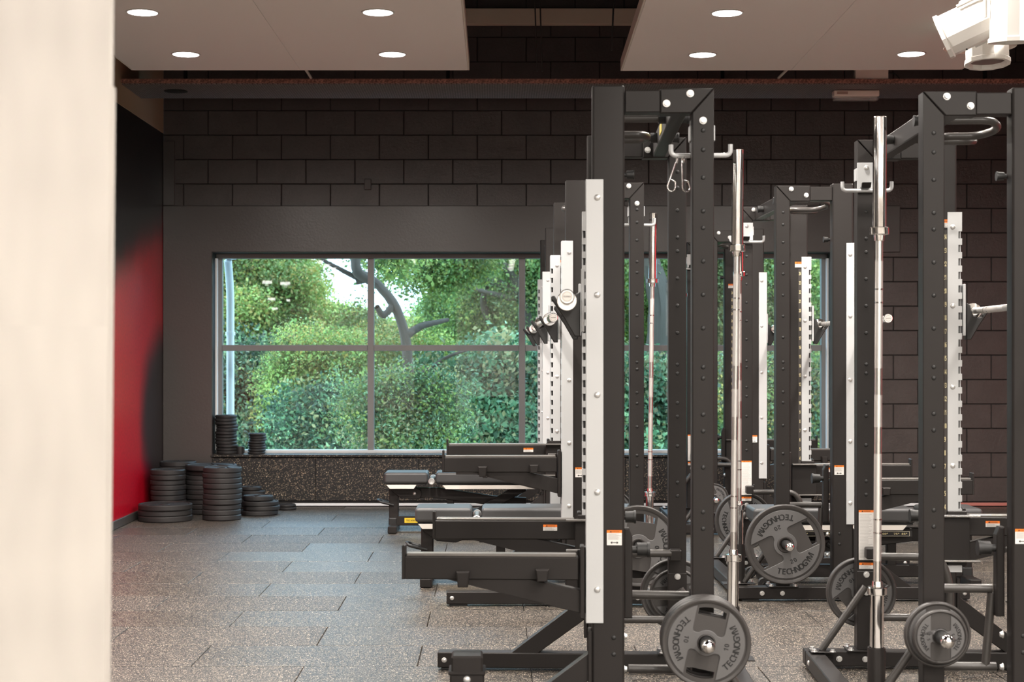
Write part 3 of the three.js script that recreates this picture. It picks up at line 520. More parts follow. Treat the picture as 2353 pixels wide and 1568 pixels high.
function barbell(label, group) {
  const o = thing('barbell', label, 'barbell', [0, 0, 0], 0, group);
  const s = part('shaft', BARG.shaft, M.shaft, o, 0, 1.1, 0);
  for (const k of [-1, 1]) { part('knurled_grip', BARG.knurl, M.knurl, s, 0, k * 0.36, 0); part('grip_mark', BARG.mark, M.chrome, s, 0, k * 0.455, 0); part('grip_mark', BARG.mark, M.chrome, s, 0, k * 0.405, 0); }
  part('knurled_centre', BARG.mid, M.knurl, s);
  for (const k of [0, 1]) {
    const v = new THREE.Group(); v.name = 'sleeve'; v.position.y = k ? 2.2 : 0; v.rotation.z = k ? Math.PI : 0; o.add(v);
    part('sleeve_tube', BARG.sleeve, M.chrome, v); part('collar', BARG.collar, M.chrome, v, 0, 0.414, 0); part('end_cap', BARG.cap, M.cap, v, 0, -0.0006, 0, Math.PI / 2, 0, 0);
  }
  return o;
}

// ---------------------------------------------------------------- half racks
const LBL = { big: std(1, 1, 1, 0.5, 0, { map: warning(128, 128, 24, true, 1) }), long: std(1, 1, 1, 0.5, 0, { map: warning(128, 440, 20, false, 2) }), small: std(1, 1, 1, 0.5, 0, { map: warning(128, 60, 24, false, 3) }) };
const scaleTex = canvasTex(64, 2048, (x) => { x.fillStyle = '#37322f'; x.fillRect(0, 0, 64, 2048); x.fillStyle = '#e0d3a0'; x.font = 'bold 44px sans-serif'; x.textAlign = 'center'; x.textBaseline = 'middle'; for (let i = 1; i <= 24; i++) x.fillText(String(i), 34, 2048 - (i - 0.5) * 2048 / 24); });
M.scale = std(1, 1, 1, 0.5, 0, { map: scaleTex });
const label2 = (w, h) => memo(key('lab', w, h), () => new THREE.PlaneGeometry(w, h));
const combGeo = memo('comb', () => {   // flange of the notched strip, slots along the front edge
  const y0 = 0.438, y1 = 2.036, x0 = -0.459, x1 = -0.396, p = [[x1, y0], [x1, y1], [x0, y1]];
  for (let y = y1 - 0.085; y > y0 + 0.09; y -= 0.06) p.push([x0, y], [x0 + 0.016, y], [x0 + 0.016, y - 0.032], [x0, y - 0.032]);
  p.push([x0, y0]); return slab(p, 0.006, 0);
});
const frontComb = memo('fcomb', () => {   // front of the strip: slots along the inner edge; x runs from the outer to the inner side
  const y0 = 0.438, y1 = 2.036, p = [[0, y0], [0.084, y0]];
  const ys = []; for (let y = y1 - 0.085; y > y0 + 0.09; y -= 0.06) ys.push(y); ys.reverse();
  for (const y of ys) p.push([0.084, y - 0.032], [0.062, y - 0.032], [0.062, y], [0.084, y]);
  p.push([0.084, y1], [0, y1]); return slab(p, 0.006, 0);
});
function knob(parent, x, y, z, ry = 0, r = 0.03) {
  const g = memo(key('knob', r), () => merge([new THREE.CylinderGeometry(r, r * 0.93, r * 1.5, 8).translate(0, r * 0.75, 0), new THREE.CylinderGeometry(r * 1.08, r * 1.08, r * 0.35, 24).translate(0, r * 1.55, 0), new THREE.CylinderGeometry(r * 0.5, r * 0.5, r * 0.8, 12).translate(0, -r * 0.3, 0)]).rotateZ(-Math.PI / 2));
  return part('lock_knob', g, M.black, parent, x, y, z, 0, ry, 0);
}
function halfRack(label, x, z, turn, o) {
  const t = thing('half_rack', label, 'rack', [x, 0, z], turn, 'half racks');
  const zc = 0.635, oz = 0.674, iz = 0.596;
  for (const s of [1, -1]) {
    // posts and top
    const fp = part('front_upright', post(0.117, 0.078, 2.373 - 0.086), M.steel, t, -0.3785, 0.086, s * zc);
    const rp = part('rear_upright', slab([[-0.078, 0.086], [0, 0.086], [0, 2.359], [-0.078, 2.274]], 0.078, 0.004), M.steel, t, 0, 0, s * zc);
    const el = part('top_elbow', slab([[-0.0015, 2.361], [-0.192, 2.361], [-0.192, 2.272], [-0.0815, 2.272]], 0.080, 0.004), M.steel, t, 0, 0, s * zc);
    part('top_beam', slab([[-0.318, 2.277], [-0.192, 2.277], [-0.192, 2.356], [-0.318, 2.356]], 0.072, 0.003), M.steel, t, 0, 0, s * zc);
    for (const [bx, by] of [[-0.17, 2.307], [-0.085, 2.342]]) for (const f of [1, -1]) part('bolt', hexbolt, M.bolt, el, bx, by, f * 0.040, 0, f < 0 ? Math.PI : 0, 0);
    const ys = [0.78, 0.84, 1.0, 1.13, 1.19, 1.32, 1.36, 1.50, 1.62, 1.74, 1.86, 1.92, 2.04, 2.14, 2.21];
    for (const y of ys) for (const f of [1, -1]) part('hole_plug', plugdome, M.black, rp, -0.039, y, f * 0.039, 0, f < 0 ? Math.PI : 0, 0);
    for (const y of [0.24, 0.3]) part('hole_plug', plugdome, M.black, fp, 0.02, y, s * 0.039, 0, s < 0 ? Math.PI : 0, 0);
    // notched silver strip round the front post: plain outside, slotted inside
    const st = new THREE.Group(); st.name = 'notched_strip'; t.add(st);
    part('outer_flange', cbox(0.063, 1.598, 0.006, 0.002), M.silver, st, -0.4275, 1.237, s * 0.679);
    part('slotted_flange', combGeo, M.silver, st, 0, 0, s * 0.593);
    part('slotted_front', frontComb, M.silver, st, -0.456, 0, s * 0.677, 0, s > 0 ? Math.PI / 2 : -Math.PI / 2, 0);
    part('filler', cbox(0.018, 1.59, 0.06, 0.001), M.black, st, -0.4435, 1.237, s * zc);
    for (const y of [0.56, 0.91, 1.26, 1.62, 1.97]) { part('bolt', domebolt, M.bolt, st, -0.418, y, s * 0.682, 0, s < 0 ? Math.PI : 0, 0); part('bolt', domebolt, M.bolt, st, -0.418, y, s * 0.590, 0, s > 0 ? Math.PI : 0, 0); }
    part('number_scale', label2(0.018, 1.44), M.scale, t, -0.385, 1.237, s * (iz - 0.0008), 0, s > 0 ? Math.PI : 0, 0);
    part('warning_label', label2(0.054, 0.054), LBL.big, fp, 0.022, 0.66, s * 0.0398, 0, s < 0 ? Math.PI : 0, 0);
    part('warning_label', label2(0.05, 0.036), LBL.small, fp, 0.0, 1.90, -s * 0.0398, 0, s > 0 ? Math.PI : 0, 0);
    // floor rail with rubber feet, brace to the front post
    const fr = part('floor_rail', cbox(1.33, 0.068, 0.078, 0.004), M.steel, t, -0.435, 0.047, s * zc);
    for (const fx of [-0.60, -0.05, 0.58]) part('rubber_foot', cbox(0.10, 0.012, 0.07, 0.003), M.black, fr, fx, -0.0405, 0);
    for (const f of [1, -1]) { part('bolt', domebolt, M.bolt, fr, -0.635, 0, f * 0.039, 0, f < 0 ? Math.PI : 0, 0); for (const bx of [0.40, 0.515]) part('bolt', hexbolt, M.bolt, fr, bx, 0, f * 0.039, 0, f < 0 ? Math.PI : 0, 0); }
    part('foot_plate', cbox(0.17, 0.008, 0.12, 0.002), M.steel, t, -0.039, 0.085, s * zc);
    for (const bx of [-0.105, 0.03]) for (const f of [1, -1]) part('bolt', hexbolt, M.bolt, t, bx, 0.089, s * zc + f * 0.048, -Math.PI / 2, 0, 0);
    part('brace', slab([[-0.775, 0.078], [-0.655, 0.078], [-0.436, 0.238], [-0.436, 0.338]], 0.06, 0.003), M.steel, t, 0, 0, s * zc);
    part('brace_plate', cbox(0.014, 0.26, 0.085, 0.003), M.steel, t, -0.444, 0.28, s * zc);
    // stay tube from the rear rail up to the rear post
    const sy = part('stay_tube', tube([[0.165, 0.092, s * 0.56], [-0.03, 0.375, s * 0.566]], 0.016), M.steelTube, t);
    part('stay_plate', cbox(0.082, 0.11, 0.006, 0.002), M.steel, sy, -0.039, 0.385, s * (iz - 0.004));
    for (const by of [0.345, 0.425]) part('bolt', hexbolt, M.bolt, sy, -0.039, by, s * (iz - 0.007), 0, s > 0 ? Math.PI : 0, 0);
    part('stay_plate', cbox(0.11, 0.006, 0.09, 0.002), M.steel, sy, 0.16, 0.089, s * 0.56);
    for (const [bx, bz] of [[0.12, 0.53], [0.2, 0.53], [0.2, 0.59]]) part('bolt', hexbolt, M.bolt, sy, bx, 0.091, s * bz, -Math.PI / 2, 0, 0);
    // storage peg
    const py = s > 0 ? o.peg[0] : o.peg[1], pg = part('plate_peg', memo(key('peg', s), () => cyl(0.0245, 0.2, 24).clone().rotateX(Math.PI / 2)), M.black, t, -0.039, py, s * (oz + 0.1));
    part('peg_tip', memo('pegtip', () => new THREE.SphereGeometry(0.0255, 22, 12)), M.chrome, pg, 0, 0, s * 0.1);
    // bent guard tubes between the posts
    const gt = part('guard_tube', s > 0 ? tube([[-0.07, 0.515, 0.52], [-0.345, 0.515, 0.50], [-0.385, 0.40, 0.50], [-0.385, 0.084, 0.50]], 0.017, 0.07) : tube([[-0.07, 0.535, -0.53], [-0.285, 0.535, -0.53]], 0.017, 0.03), M.steelTube, t);
    part('guard_tube', tube([[-0.07, 0.245, s * 0.53], [-0.30, 0.245, s * 0.53]], 0.017), M.steelTube, t);
    if (s < 0) part('guard_tube', tube([[-0.285, 0.52, s * 0.53], [-0.262, 0.25, s * 0.53]], 0.016), M.steelTube, t);
    part('tube_block', cbox(0.052, 0.05, 0.06, 0.005), M.steel, gt, -0.052, 0.527, s * 0.545);
    const bk = part('guard_bracket', slab([[-0.318, 0.44], [-0.318, 0.77], [-0.300, 0.77], [-0.288, 0.74], [-0.288, 0.44]], 0.05, 0.004), M.steel, t, 0, 0, s * 0.56);
    knob(bk, -0.27, 0.69, s * 0.005, 0, 0.027);
    for (const by of [0.25, 0.37]) part('bolt', hexbolt, M.bolt, bk, -0.318, by, s * 0.0, 0, Math.PI / 2, 0);
    knob(t, -0.31, 2.06, s * 0.60, 0, 0.016);
    // hooks that carry the bar
    if (o.bar !== false) {
      const u = (a, v) => [-0.459 - a, v], j = part('bar_hook', slab([u(0.019, 1.634), u(0.036, 1.625), u(0.042, 1.60), u(0.048, 1.576), u(0.066, 1.566), u(0.086, 1.572), u(0.112, 1.618), u(0.122, 1.618), u(0.125, 1.606), u(0.078, 1.536), u(0.040, 1.470), u(0.019, 1.470)], 0.046, 0.004), M.black, t, 0, 0, s * 0.612);
      part('hook_back_plate', cbox(0.012, 0.23, 0.05, 0.002), M.silver, j, -0.469, 1.602, 0);
    }
    // spotter arm
    const ay = s > 0 ? o.arm[0] : o.arm[1];
    if (ay) {
      const a = new THREE.Group(); a.name = 'spotter_arm'; a.position.set(0, ay - 0.675, s * 0.648); t.add(a);
      part('arm_beam', cbox(0.63, 0.083, 0.062, 0.004), M.steel, a, -0.80, 0.6335, 0);
      part('top_strip', cbox(0.615, 0.012, 0.05, 0.003), M.strip, a, -0.80, 0.6795, 0);
      part('end_stop', slab([[-1.124, 0.592], [-1.112, 0.592], [-1.112, 0.712], [-1.118, 0.716], [-1.124, 0.712]], 0.062, 0.002), M.steel, a);
      part('arm_brace', slab([[-0.97, 0.594], [-0.66, 0.594], [-0.478, 0.556], [-0.478, 0.472]], 0.05, 0.003), M.steel, a);
      part('mount_plate', cbox(0.016, 0.26, 0.08, 0.003), M.steel, a, -0.472, 0.585, 0);
      part('mount_sleeve', cbox(0.16, 0.21, 0.012, 0.003), M.steel, a, -0.41, 0.585, -s * 0.068);
      for (const py2 of [0.684, 0.486]) part('mount_rib', cbox(0.2, 0.008, 0.035, 0.002), M.strip, a, -0.43, py2, -s * 0.085);
      part('mount_sleeve', cbox(0.085, 0.24, 0.05, 0.003), M.steel, a, -0.435, 0.585, -s * 0.045);
      for (const [px, py3, h] of [[-0.90, 0.598, 0.056], [-0.615, 0.613, 0.044]]) part('band_peg', slab([[px - 0.024, py3 + h / 2], [px + 0.024, py3 + h / 2], [px + 0.018, py3 - h / 2], [px - 0.018, py3 - h / 2]], 0.05, 0.004), M.steel, a, 0, 0, s * 0.05);
      part('warning_label', label2(0.062, 0.027), LBL.small, a, -0.60, 0.645, -s * 0.0318, 0, s > 0 ? Math.PI : 0, 0);
    }
  }
  // rear cross rail and bar holder
  const rr = part('rear_rail', cbox(0.078, 0.068, 1.19, 0.004), M.steel, t, 0.19, 0.047, 0);
  for (const f of [1, -1]) part('bolt', domebolt, M.bolt, rr, 0.039, 0, f * 0.5, 0, Math.PI / 2, 0);
  const bh = part('bar_holder', memo('holder', () => lathe([[0, 0], [0.033, 0], [0.033, 0.226], [0.032, 0.23], [0.0295, 0.23], [0.0295, 0.012], [0, 0.012]])), M.steel, t, o.holderX ?? 0.19, 0.081, o.holderZ);
  part('holder_flange', cbox(0.15, 0.006, 0.10, 0.002), M.steel, bh, 0.02, 0.0032, 0);
  // pull-up beam with bent grips
  const pb = part('pull_up_beam', cbox(0.055, 0.078, 1.20, 0.004), M.steel, t, -0.12, 2.315, 0);
  for (const gz of [-0.27, 0.27]) { knob(pb, 0.03, 0, gz, 0, 0.02); part('grip_collar', memo('gcol', () => cyl(0.021, 0.03, 20).clone().rotateZ(Math.PI / 2)), M.black, pb, -0.04, 0, gz); }
  const bd = part('maker_badge', cbox(0.003, 0.04, 0.13, 0.001), M.yellow, pb, -0.029, 0, 0);
  const gy = 2.315; part('pull_up_grip', tube([[-0.15, gy, 0.27], [-0.36, gy, 0.27], [-0.41, gy - 0.02, 0.18], [-0.36, gy - 0.035, 0.075], [-0.22, gy - 0.035, 0.07], [-0.20, gy - 0.035, 0.0], [-0.22, gy - 0.035, -0.07], [-0.36, gy - 0.035, -0.075], [-0.41, gy - 0.02, -0.18], [-0.36, gy, -0.27], [-0.15, gy, -0.27]], 0.0155, 0.06), M.steelTube, t);
  // accessory bracket on the rear post of one frame
  const hb = new THREE.Group(); hb.name = 'hook_bracket'; t.add(hb);
  part('bracket_plate', cbox(0.082, 0.115, 0.005, 0.001), M.silver, hb, -0.039, 2.20, iz - 0.0045);
  for (const f of [-1, 1]) part('bracket_flange', cbox(0.006, 0.055, 0.05, 0.001), M.silver, hb, -0.039 + f * 0.043, 2.205, iz + 0.02);
  part('bolt', domebolt, M.bolt, hb, -0.039, 2.235, iz - 0.0075, 0, Math.PI, 0);
  part('hook_rod', tube([[-0.147, 2.172, iz - 0.02], [-0.147, 2.132, iz - 0.02], [0.069, 2.132, iz - 0.02], [0.069, 2.172, iz - 0.02]], 0.0085, 0.03), M.silver, hb);
  part('bolt', hexbolt, M.bolt, hb, -0.039, 2.245, oz + 0.0005);
  part('hook_lip', slab([[-0.012, 0], [0.02, 0], [0.036, 0.022], [0.018, 0.022], [0.006, 0.006], [-0.012, 0.006]], 0.04, 0.001), M.steel, hb, -0.03, 2.142, iz - 0.03, 0, Math.PI / 2, 0);
  // long warning label on the inside of that post
  part('warning_label', label2(0.066, 0.222), LBL.long, t, -0.039, 0.60, iz - 0.0012, 0, Math.PI, 0);
  part('warning_label', label2(0.062, 0.028), LBL.small, t, -0.039, 0.463, iz - 0.0012, 0, Math.PI, 0);
  t.updateMatrixWorld();
  return t;
}
function clips(rack, label, lx, n) {   // wire spring clips hanging on the bracket rod
  const g = memo('clip', () => tube([[-0.006, 0, 0], [-0.014, -0.07, 0], [-0.020, -0.12, 0], [0.0, -0.135, 0], [0.018, -0.12, 0], [0.012, -0.085, 0], [-0.008, -0.08, 0]], 0.0032, 0.02, 8)), h = memo('clipring', () => new THREE.TorusGeometry(0.0135, 0.003, 8, 20));
  for (let i = 0; i < n; i++) {
    const p = rack.localToWorld(V(lx + i * 0.022, 2.117, 0.576)), o = thing('carabiner', label[i], 'carabiner', [p.x, p.y, p.z], rack.rotation.y + 0.1 + i * 0.2, 'carabiners'); o.scale.setScalar(0.82);
    part('ring', h, M.chrome, o, 0, 0.0, 0, 0, Math.PI / 2, 0); part('snap_hook', g, M.chrome, o, 0, -0.012, 0, 0, 0, (i ? 0.14 : -0.22));
  }
}
const deg = Math.PI / 180;
const racks = {
  la: halfRack('nearest half rack on the window-floor side, tall silver strip facing the camera', 0.8205, -6.214, -2.65 * deg, { peg: [0.395, 0.33], arm: [0.675, 0.665], holderZ: -0.50 }),
  lb: halfRack('middle half rack of the row beside the open floor, bench inside it', 0.828, -9.28, 0.7 * deg, { peg: [0.345, 0.40], arm: [0.83, 0.82], holderZ: -0.46, holderX: 0.155 }),
  lc: halfRack('half rack of the open-floor row standing closest to the window', 0.832, -12.54, 0, { peg: [0.34, 0.34], arm: [0.56, 0.55], holderZ: -0.48 }),
  ra: halfRack('nearest half rack of the block-wall row, cut by the picture edge', 1.59, -6.284, Math.PI - 2.7 * deg, { peg: [0.33, 0.40], arm: [0.68, 0.68], holderZ: -0.52, holderX: 0.137 }),
  rb: halfRack('middle half rack of the block-wall row with printed numbers and a big plate', 1.602, -9.44, Math.PI, { peg: [0.31, 0.335], arm: [0.68, 0.69], holderZ: -0.54 }),
  rc: halfRack('half rack of the block-wall row standing closest to the window', 1.655, -12.64, Math.PI, { peg: [0.3, 0.29], arm: [0.66, 0.66], holderZ: -0.54 }),
};
clips(racks.la, ['chrome carabiner clipped on the nearest rack hook, the shorter hanging one', 'chrome carabiner clipped on the nearest rack hook, the longer hanging one'], -0.125, 2);
clips(racks.rb, ['chrome carabiner hanging from the silver bracket of the middle block-wall rack'], 0.02, 1);
// bars lying on the hooks and bars standing in the holders
const place = (o, rack, lx, ly, lz, lean) => { const p = rack.localToWorld(V(lx, ly, lz)); o.position.copy(p); if (lean === null) { o.rotation.set(0, 0, 0); o.quaternion.setFromUnitVectors(V(0, 1, 0), rack.localToWorld(V(lx, ly, lz - 1)).sub(p).normalize()); } else o.rotation.set(lean[0], 0, lean[1]); };
for (const [k, y, where] of [['la', 1.5985, 'nearest rack of the open-floor row'], ['lb', 1.5985, 'middle rack of the open-floor row'], ['lc', 1.5985, 'open-floor rack closest to the window'], ['ra', 1.5985, 'nearest block-wall rack'], ['rb', 1.5985, 'middle block-wall rack'], ['rc', 1.5985, 'block-wall rack closest to the window']]) place(barbell(`chrome barbell resting on the hooks of the ${where}`, 'barbells on the racks'), racks[k], -0.527, y, 1.1, null);
for (const [k, z, lean, where] of [['la', -0.50, [0, -0.012], 'nearest open-floor rack'], ['lb', -0.46, [0, -0.012], 'middle open-floor rack'], ['ra', -0.52, [0, -0.006], 'nearest block-wall rack'], ['rb', -0.54, [0, 0.0], 'middle block-wall rack'], ['rc', -0.54, [0, -0.008], 'block-wall rack closest to the window']]) place(barbell(`chrome barbell standing upright in the floor holder of the ${where}`, 'standing barbells'), racks[k], { lb: 0.155, ra: 0.137 }[k] ?? 0.19, 0.094, z, lean);
// plates on the pegs
const peg = (k, s, kg, off, spin, label, y) => { const r = racks[k], [R, th] = KG[kg], p = r.localToWorld(V(-0.039, y, s * (0.674 + off))); plate(kg, label, p.x, p.y - (0.0265 - 0.0245), p.z, spin, r.rotation.y > 1 ? r.rotation.y - Math.PI : r.rotation.y, 'plates on the rack pegs'); };
peg('la', 1, 10, 0.033, -0.22, 'dark ten kilo plate, innermost of three on the nearest rack peg', 0.395);
peg('la', 1, 10, 0.074, -0.2, 'dark ten kilo plate, middle of three on the nearest rack peg', 0.395);
peg('la', 1, 10, 0.115, -0.21, 'grey-faced ten kilo plate, outermost of three on the nearest rack peg', 0.395);
peg('la', -1, 5, 0.03, 1.7, 'small plate behind the rear post of the nearest rack', 0.33);
peg('la', -1, 10, 0.07, 1.2, 'larger plate behind the small one at the nearest rack', 0.33);
peg('lb', 1, 20, 0.06, -0.16, 'twenty kilo plate seen past the nearest rack upright', 0.345);
peg('lb', -1, 5, 0.04, 0.4, 'small plate at the far side of the middle open-floor rack', 0.40);
peg('ra', 1, 10, 0.04, -0.9, 'ten kilo plate half hidden behind the upright with the long label', 0.33);
peg('ra', -1, 5, 0.05, 0, 'five kilo plate behind the smallest plate at the picture edge rack', 0.40);
peg('ra', -1, 2.5, 0.095, 0, 'smallest plate, two and a half kilos, on the picture edge rack peg', 0.40);
peg('rb', -1, 20, 0.055, -64 * deg, 'large twenty kilo plate shown full face on the middle block-wall rack', 0.335);
peg('rb', 1, 15, 0.045, 0.25, 'fifteen kilo plate behind the standing bars', 0.31);
peg('rc', -1, 5, 0.05, 0.5, 'small plate on the block-wall rack closest to the window', 0.29);

// ---------------------------------------------------------------- adjustable benches
const badgeTex = canvasTex(256, 64, (x) => { x.fillStyle = '#d8b92c'; x.fillRect(0, 0, 256, 64); x.fillStyle = '#1d1a10'; x.font = 'bold 34px sans-serif'; x.textAlign = 'center'; x.textBaseline = 'middle'; x.fillText('TECHNOGYM', 128, 33, 240); });
M.badge = std(1, 1, 1, 0.45, 0, { map: badgeTex });
const angleTex = canvasTex(1024, 64, (x) => { x.fillStyle = '#1b1918'; x.fillRect(0, 0, 1024, 64); x.strokeStyle = '#c9c3ae'; x.lineWidth = 5; x.strokeRect(3, 3, 1018, 58); x.fillStyle = '#e6d9a4'; x.font = 'bold 34px sans-serif'; x.textBaseline = 'middle'; for (const [s, u] of [['0°', 90], ['15°', 300], ['30°', 480], ['45°', 640], ['60°', 780], ['75°', 880], ['85°', 950]]) x.fillText(s, u, 34); });
M.angle = std(1, 1, 1, 0.5, 0, { map: angleTex });
function bench(label, x, z, turn, scale) {
  const t = thing('bench', label, 'bench', [x, 0, z], turn, 'adjustable benches');
  const pad = (n, w, px) => { const p = part(n, rbox(w, 0.088, 0.30, 0.022, 4), M.leather, t, px + w / 2, 0.428, 0); part('pad_board', cbox(w - 0.03, 0.012, 0.27, 0.003), M.black, p, 0, -0.05, 0); return p; };
  pad('seat_pad', 0.345, 0); pad('back_pad', 0.98, 0.405);
  const ro = part('roller', memo('roller', () => new THREE.CylinderGeometry(0.02, 0.02, 0.33, 20).rotateX(Math.PI / 2)), M.strip, t, 0.375, 0.405, 0);
  for (const s of [1, -1]) part('roller_cap', memo('rollcap', () => lathe([[0, 0], [0.024, 0], [0.026, 0.004], [0.026, 0.016], [0.022, 0.02], [0.012, 0.018], [0, 0.018]]).clone().rotateX(Math.PI / 2)), M.bolt, ro, 0, 0, s * 0.162, 0, s < 0 ? Math.PI : 0, 0);
  for (const s of [1, -1]) { part('side_plate', slab([[0.02, 0.375], [0.255, 0.375], [0.235, 0.345], [0.045, 0.345]], 0.006, 0.001), M.beige, t, 0, 0, s * 0.146); part('side_plate', slab([[0.46, 0.372], [1.28, 0.372], [1.25, 0.342], [0.485, 0.342]], 0.006, 0.001), M.beige, t, 0, 0, s * 0.146); }
  part('front_post', cbox(0.075, 0.35, 0.075, 0.006), M.steel, t, 0.07, 0.185, 0);
  part('post_boot', rbox(0.065, 0.105, 0.092, 0.01), M.black, t, 0.062, 0.053, 0.0);
  part('front_foot', cbox(0.07, 0.055, 0.46, 0.006), M.steel, t, 0.07, 0.0285, 0);
  const pv = part('pivot_plate', slab([[0.04, 0.345], [0.25, 0.345], [0.285, 0.325], [0.295, 0.295], [0.28, 0.262], [0.245, 0.25], [0.13, 0.26], [0.06, 0.31]], 0.10, 0.004), M.steel, t);
  for (const s of [1, -1]) part('bolt', domebolt, M.bolt, pv, 0.235, 0.298, s * 0.05, 0, s < 0 ? Math.PI : 0, 0);
  part('spine', slab([[0.24, 0.342], [0.42, 0.342], [0.86, 0.276], [1.12, 0.262], [1.12, 0.19], [0.86, 0.20], [0.40, 0.262], [0.24, 0.262]], 0.07, 0.004), M.steel, t);
  part('link_arm', slab([[0.60, 0.10], [0.70, 0.10], [1.12, 0.32], [1.10, 0.355], [1.02, 0.355]], 0.05, 0.004), M.steel, t, 0, 0, 0.045);
  part('support_post', cbox(0.055, 0.19, 0.05, 0.004), M.steel, t, 0.52, 0.19, 0);
  const lr = part('lower_rail', cbox(1.22, 0.075, 0.07, 0.005), M.steel, t, 0.70, 0.08, 0);
  for (const s of [1, -1]) part('maker_badge', label2(0.15, 0.038), M.badge, lr, -0.47, 0.004, s * 0.0356, 0, s < 0 ? Math.PI : 0, 0);
  part('handle', tube([[0.07, 0.205, 0.04], [-0.045, 0.235, 0.055], [-0.062, 0.247, 0], [-0.045, 0.235, -0.055], [0.07, 0.205, -0.04]], 0.0105, 0.045), M.black, t);
  part('rear_foot', cbox(0.07, 0.06, 0.5, 0.006), M.steel, t, 1.27, 0.031, 0);
  for (const s of [1, -1]) part('wheel', memo('bwheel', () => lathe([[0.008, -0.014], [0.03, -0.014], [0.035, -0.008], [0.035, 0.008], [0.03, 0.014], [0.008, 0.014]]).clone().rotateX(Math.PI / 2)), M.rubber, t, 1.34, 0.037, s * 0.235);
  part('gas_strut', tube([[0.72, 0.13, -0.03], [0.92, 0.25, -0.03]], 0.02), M.black, t);
  if (scale) for (const s of [1, -1]) part('angle_scale', slab([[0.42, 0.30], [1.16, 0.30], [1.14, 0.335], [0.42, 0.335]], 0.004, 0.001), M.black, t, 0, 0, s * 0.115);
  if (scale) for (const s of [1, -1]) part('angle_print', label2(0.70, 0.03), M.angle, t, 0.785, 0.3175, s * 0.1175, 0, s < 0 ? Math.PI : 0, 0);
  return t;
}
bench('black padded bench in the middle open-floor rack, closer to the camera', -0.479, -9.5, 0);
bench('black padded bench with yellow badge under the window, furthest from the camera', -0.864, -12.28, 0);
bench('black padded bench with printed angle scale in the middle block-wall rack', 2.95, -9.46, Math.PI, true);

// ---------------------------------------------------------------- small fittings
{
  const t = thing('emergency_light', 'cream twin-lamp emergency light standing on the beam', 'light', [3.08, 3.6445, -12.62]);
  part('housing', rbox(0.27, 0.10, 0.07, 0.008), M.ivory, t, 0, 0.0505, 0);
  for (const s of [-1, 1]) { const l = part('lamp_head', rbox(0.10, 0.075, 0.06, 0.012), M.white, t, s * 0.105, 0.125, 0.03, 0.3, 0, 0); part('lamp_glass', rbox(0.088, 0.062, 0.008, 0.003), M.clearCover, l, 0, 0, 0.031); }
  part('cable', tube([[0.135, 0.06, 0], [0.2, 0.05, 0], [0.24, 0.004, 0.0]], 0.005, 0.04, 8), M.black, t);
  const b = thing('bulkhead_light', 'slim pinkish emergency bulkhead lamp under the beam', 'light', [3.02, 3.602, -12.9]);
  part('body', rbox(0.38, 0.05, 0.09, 0.01), M.ivory, b, 0, -0.026, 0); part('diffuser', rbox(0.37, 0.036, 0.08, 0.012), M.clearCover, b, 0, -0.066, 0);
  part('rating_sticker', label2(0.09, 0.022), std(0.45, 0.32, 0.26, 0.6), b, -0.12, -0.024, 0.0456); 
}
{ // white spotlight cluster below the raft
  const t = thing('spotlight_cluster', 'cluster of white swivelling spotlights hanging under the raft', 'light', [2.27, 2.86, -7.0]); t.scale.setScalar(1.2);
  part('stem', cyl(0.016, 0.4825, 16), M.white, t, 0.02, 0.241, 0); part('hub', rbox(0.11, 0.07, 0.10, 0.012), M.white, t, 0.02, 0.06, 0);
  const drum = memo('drum', () => toCreasedNormals(lathe([[0, 0.115], [0.055, 0.115], [0.075, 0.10], [0.082, 0.06], [0.082, -0.085], [0.088, -0.09], [0.088, -0.105], [0.074, -0.105], [0.07, -0.09], [0, -0.086]], 12), 0.4)), lid = memo('drumlid', () => cbox(0.09, 0.012, 0.05, 0.003)), yoke = memo('yoke', () => tube([[-0.1, -0.01, 0], [-0.1, 0.15, 0], [0.1, 0.15, 0], [0.1, -0.01, 0]], 0.007, 0.02, 8));
  const head = (x, y, z, rx, ry, rz) => { const h = part('lamp_head', drum, M.white, t, x, y, z, rx, ry, rz); part('vent_lid', lid, M.white, h, 0, 0.121, 0); part('yoke', yoke, M.white, h); for (const sy of [-0.04, 0.05]) part('screw', memo('scr', () => new THREE.SphereGeometry(0.004, 8, 6)), M.black, h, 0.05, sy, 0.066); part('reflector', cyl(0.068, 0.004, 24), M.chrome, h, 0, -0.094, 0); };
  head(-0.10, 0.03, 0.0, 0.75, 0, -1.02); head(0.022, 0.045, 0.13, 0.1, 0, 0.02); head(0.02, 0.015, -0.16, -0.1, 0, 0.0); head(0.25, 0.03, 0.03, 0.6, 0, 0.75);
}
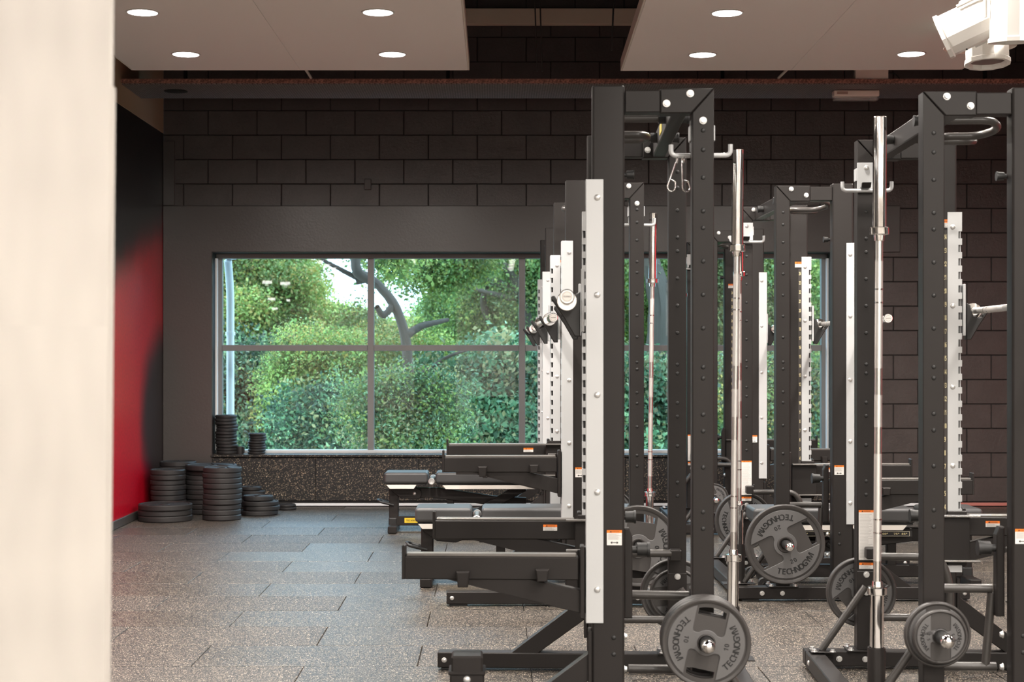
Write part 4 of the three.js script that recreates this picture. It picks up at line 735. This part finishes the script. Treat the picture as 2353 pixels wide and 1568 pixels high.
{
  const t = thing('lamp_shade', 'shallow grey conical shade hanging past the spotlights', 'light', [3.02, 3.315, -9.6]);
  part('shade', lathe([[0.03, 0.12], [0.15, 0.05], [0.22, 0.0], [0.218, -0.004], [0.145, 0.045], [0.03, 0.112]], 36), M.ivory, t); part('stem', cyl(0.008, 0.012, 10), M.black, t, 0, 0.119, 0);
  // conduits above the beam
  scene.getObjectByName('ceiling_beam') && [[-1.49, 11.4], [2.32, 11.4]].forEach(([x, d]) => part('conduit', tube([[x, 3.66, -d], [x, 3.655, -12.59]], 0.011), M.raftEdge, scene.getObjectByName('ceiling_beam')));
  for (const [i, [px, d]] of [[1226, 12.3], [1238, 12.32], [1412, 10.4]].entries()) { const x = (px - 1135) * d / F; const o = thing('hanging_cable', ['thin cable hanging between the two ceiling rafts', 'second thin cable beside the first between the rafts', 'frayed thin wire dangling beside the rack-side raft'][i], 'cable', [x, 0, -d]); part('wire', tube(i < 2 ? [[0, TOP - 0.002, 0], [0.01, 4.2, 0], [0.03, 3.66, -0.02]] : [[0.03, TOP - 0.002, 0], [0, 3.9, 0], [-0.02, 3.45, 0]], 0.006, 0.2, 8), M.steelTube, o); }
}
{ // low steel post of another machine at the lower picture edge
  const t = thing('machine_post', 'low black square post with silver bolts at the lower picture edge', 'post', [-0.09, 0, -5.2]);
  part('post', cbox(0.115, 0.33, 0.11, 0.006), M.steel, t, 0, 0.186, 0); part('top_cap', cbox(0.104, 0.058, 0.11, 0.006), M.steel, t, 0, 0.371, 0); part('collar', cbox(0.124, 0.012, 0.12, 0.003), M.steel, t, 0, 0.343, 0);
  part('cross_bar', cbox(0.30, 0.045, 0.05, 0.004), M.steel, t, 0, 0.285, 0.085); part('pale_strip', cbox(0.125, 0.03, 0.012, 0.002), M.beige, t, 0, 0.292, 0.116);
  part('bolt', domebolt, M.bolt, t, 0, 0.322, 0.056); for (const s of [-1, 1]) part('bolt', hexbolt, M.bolt, t, s * 0.085, 0.308, 0.085, -Math.PI / 2, 0, 0);
  part('foot', cbox(0.36, 0.02, 0.26, 0.004), M.steel, t, 0, 0.011, 0);
}

// ---------------------------------------------------------------- shadows on, hand over
scene.traverse((o) => { if (o.isMesh) { o.castShadow = true; o.receiveShadow = true; } });
renderer.render(scene, camera);
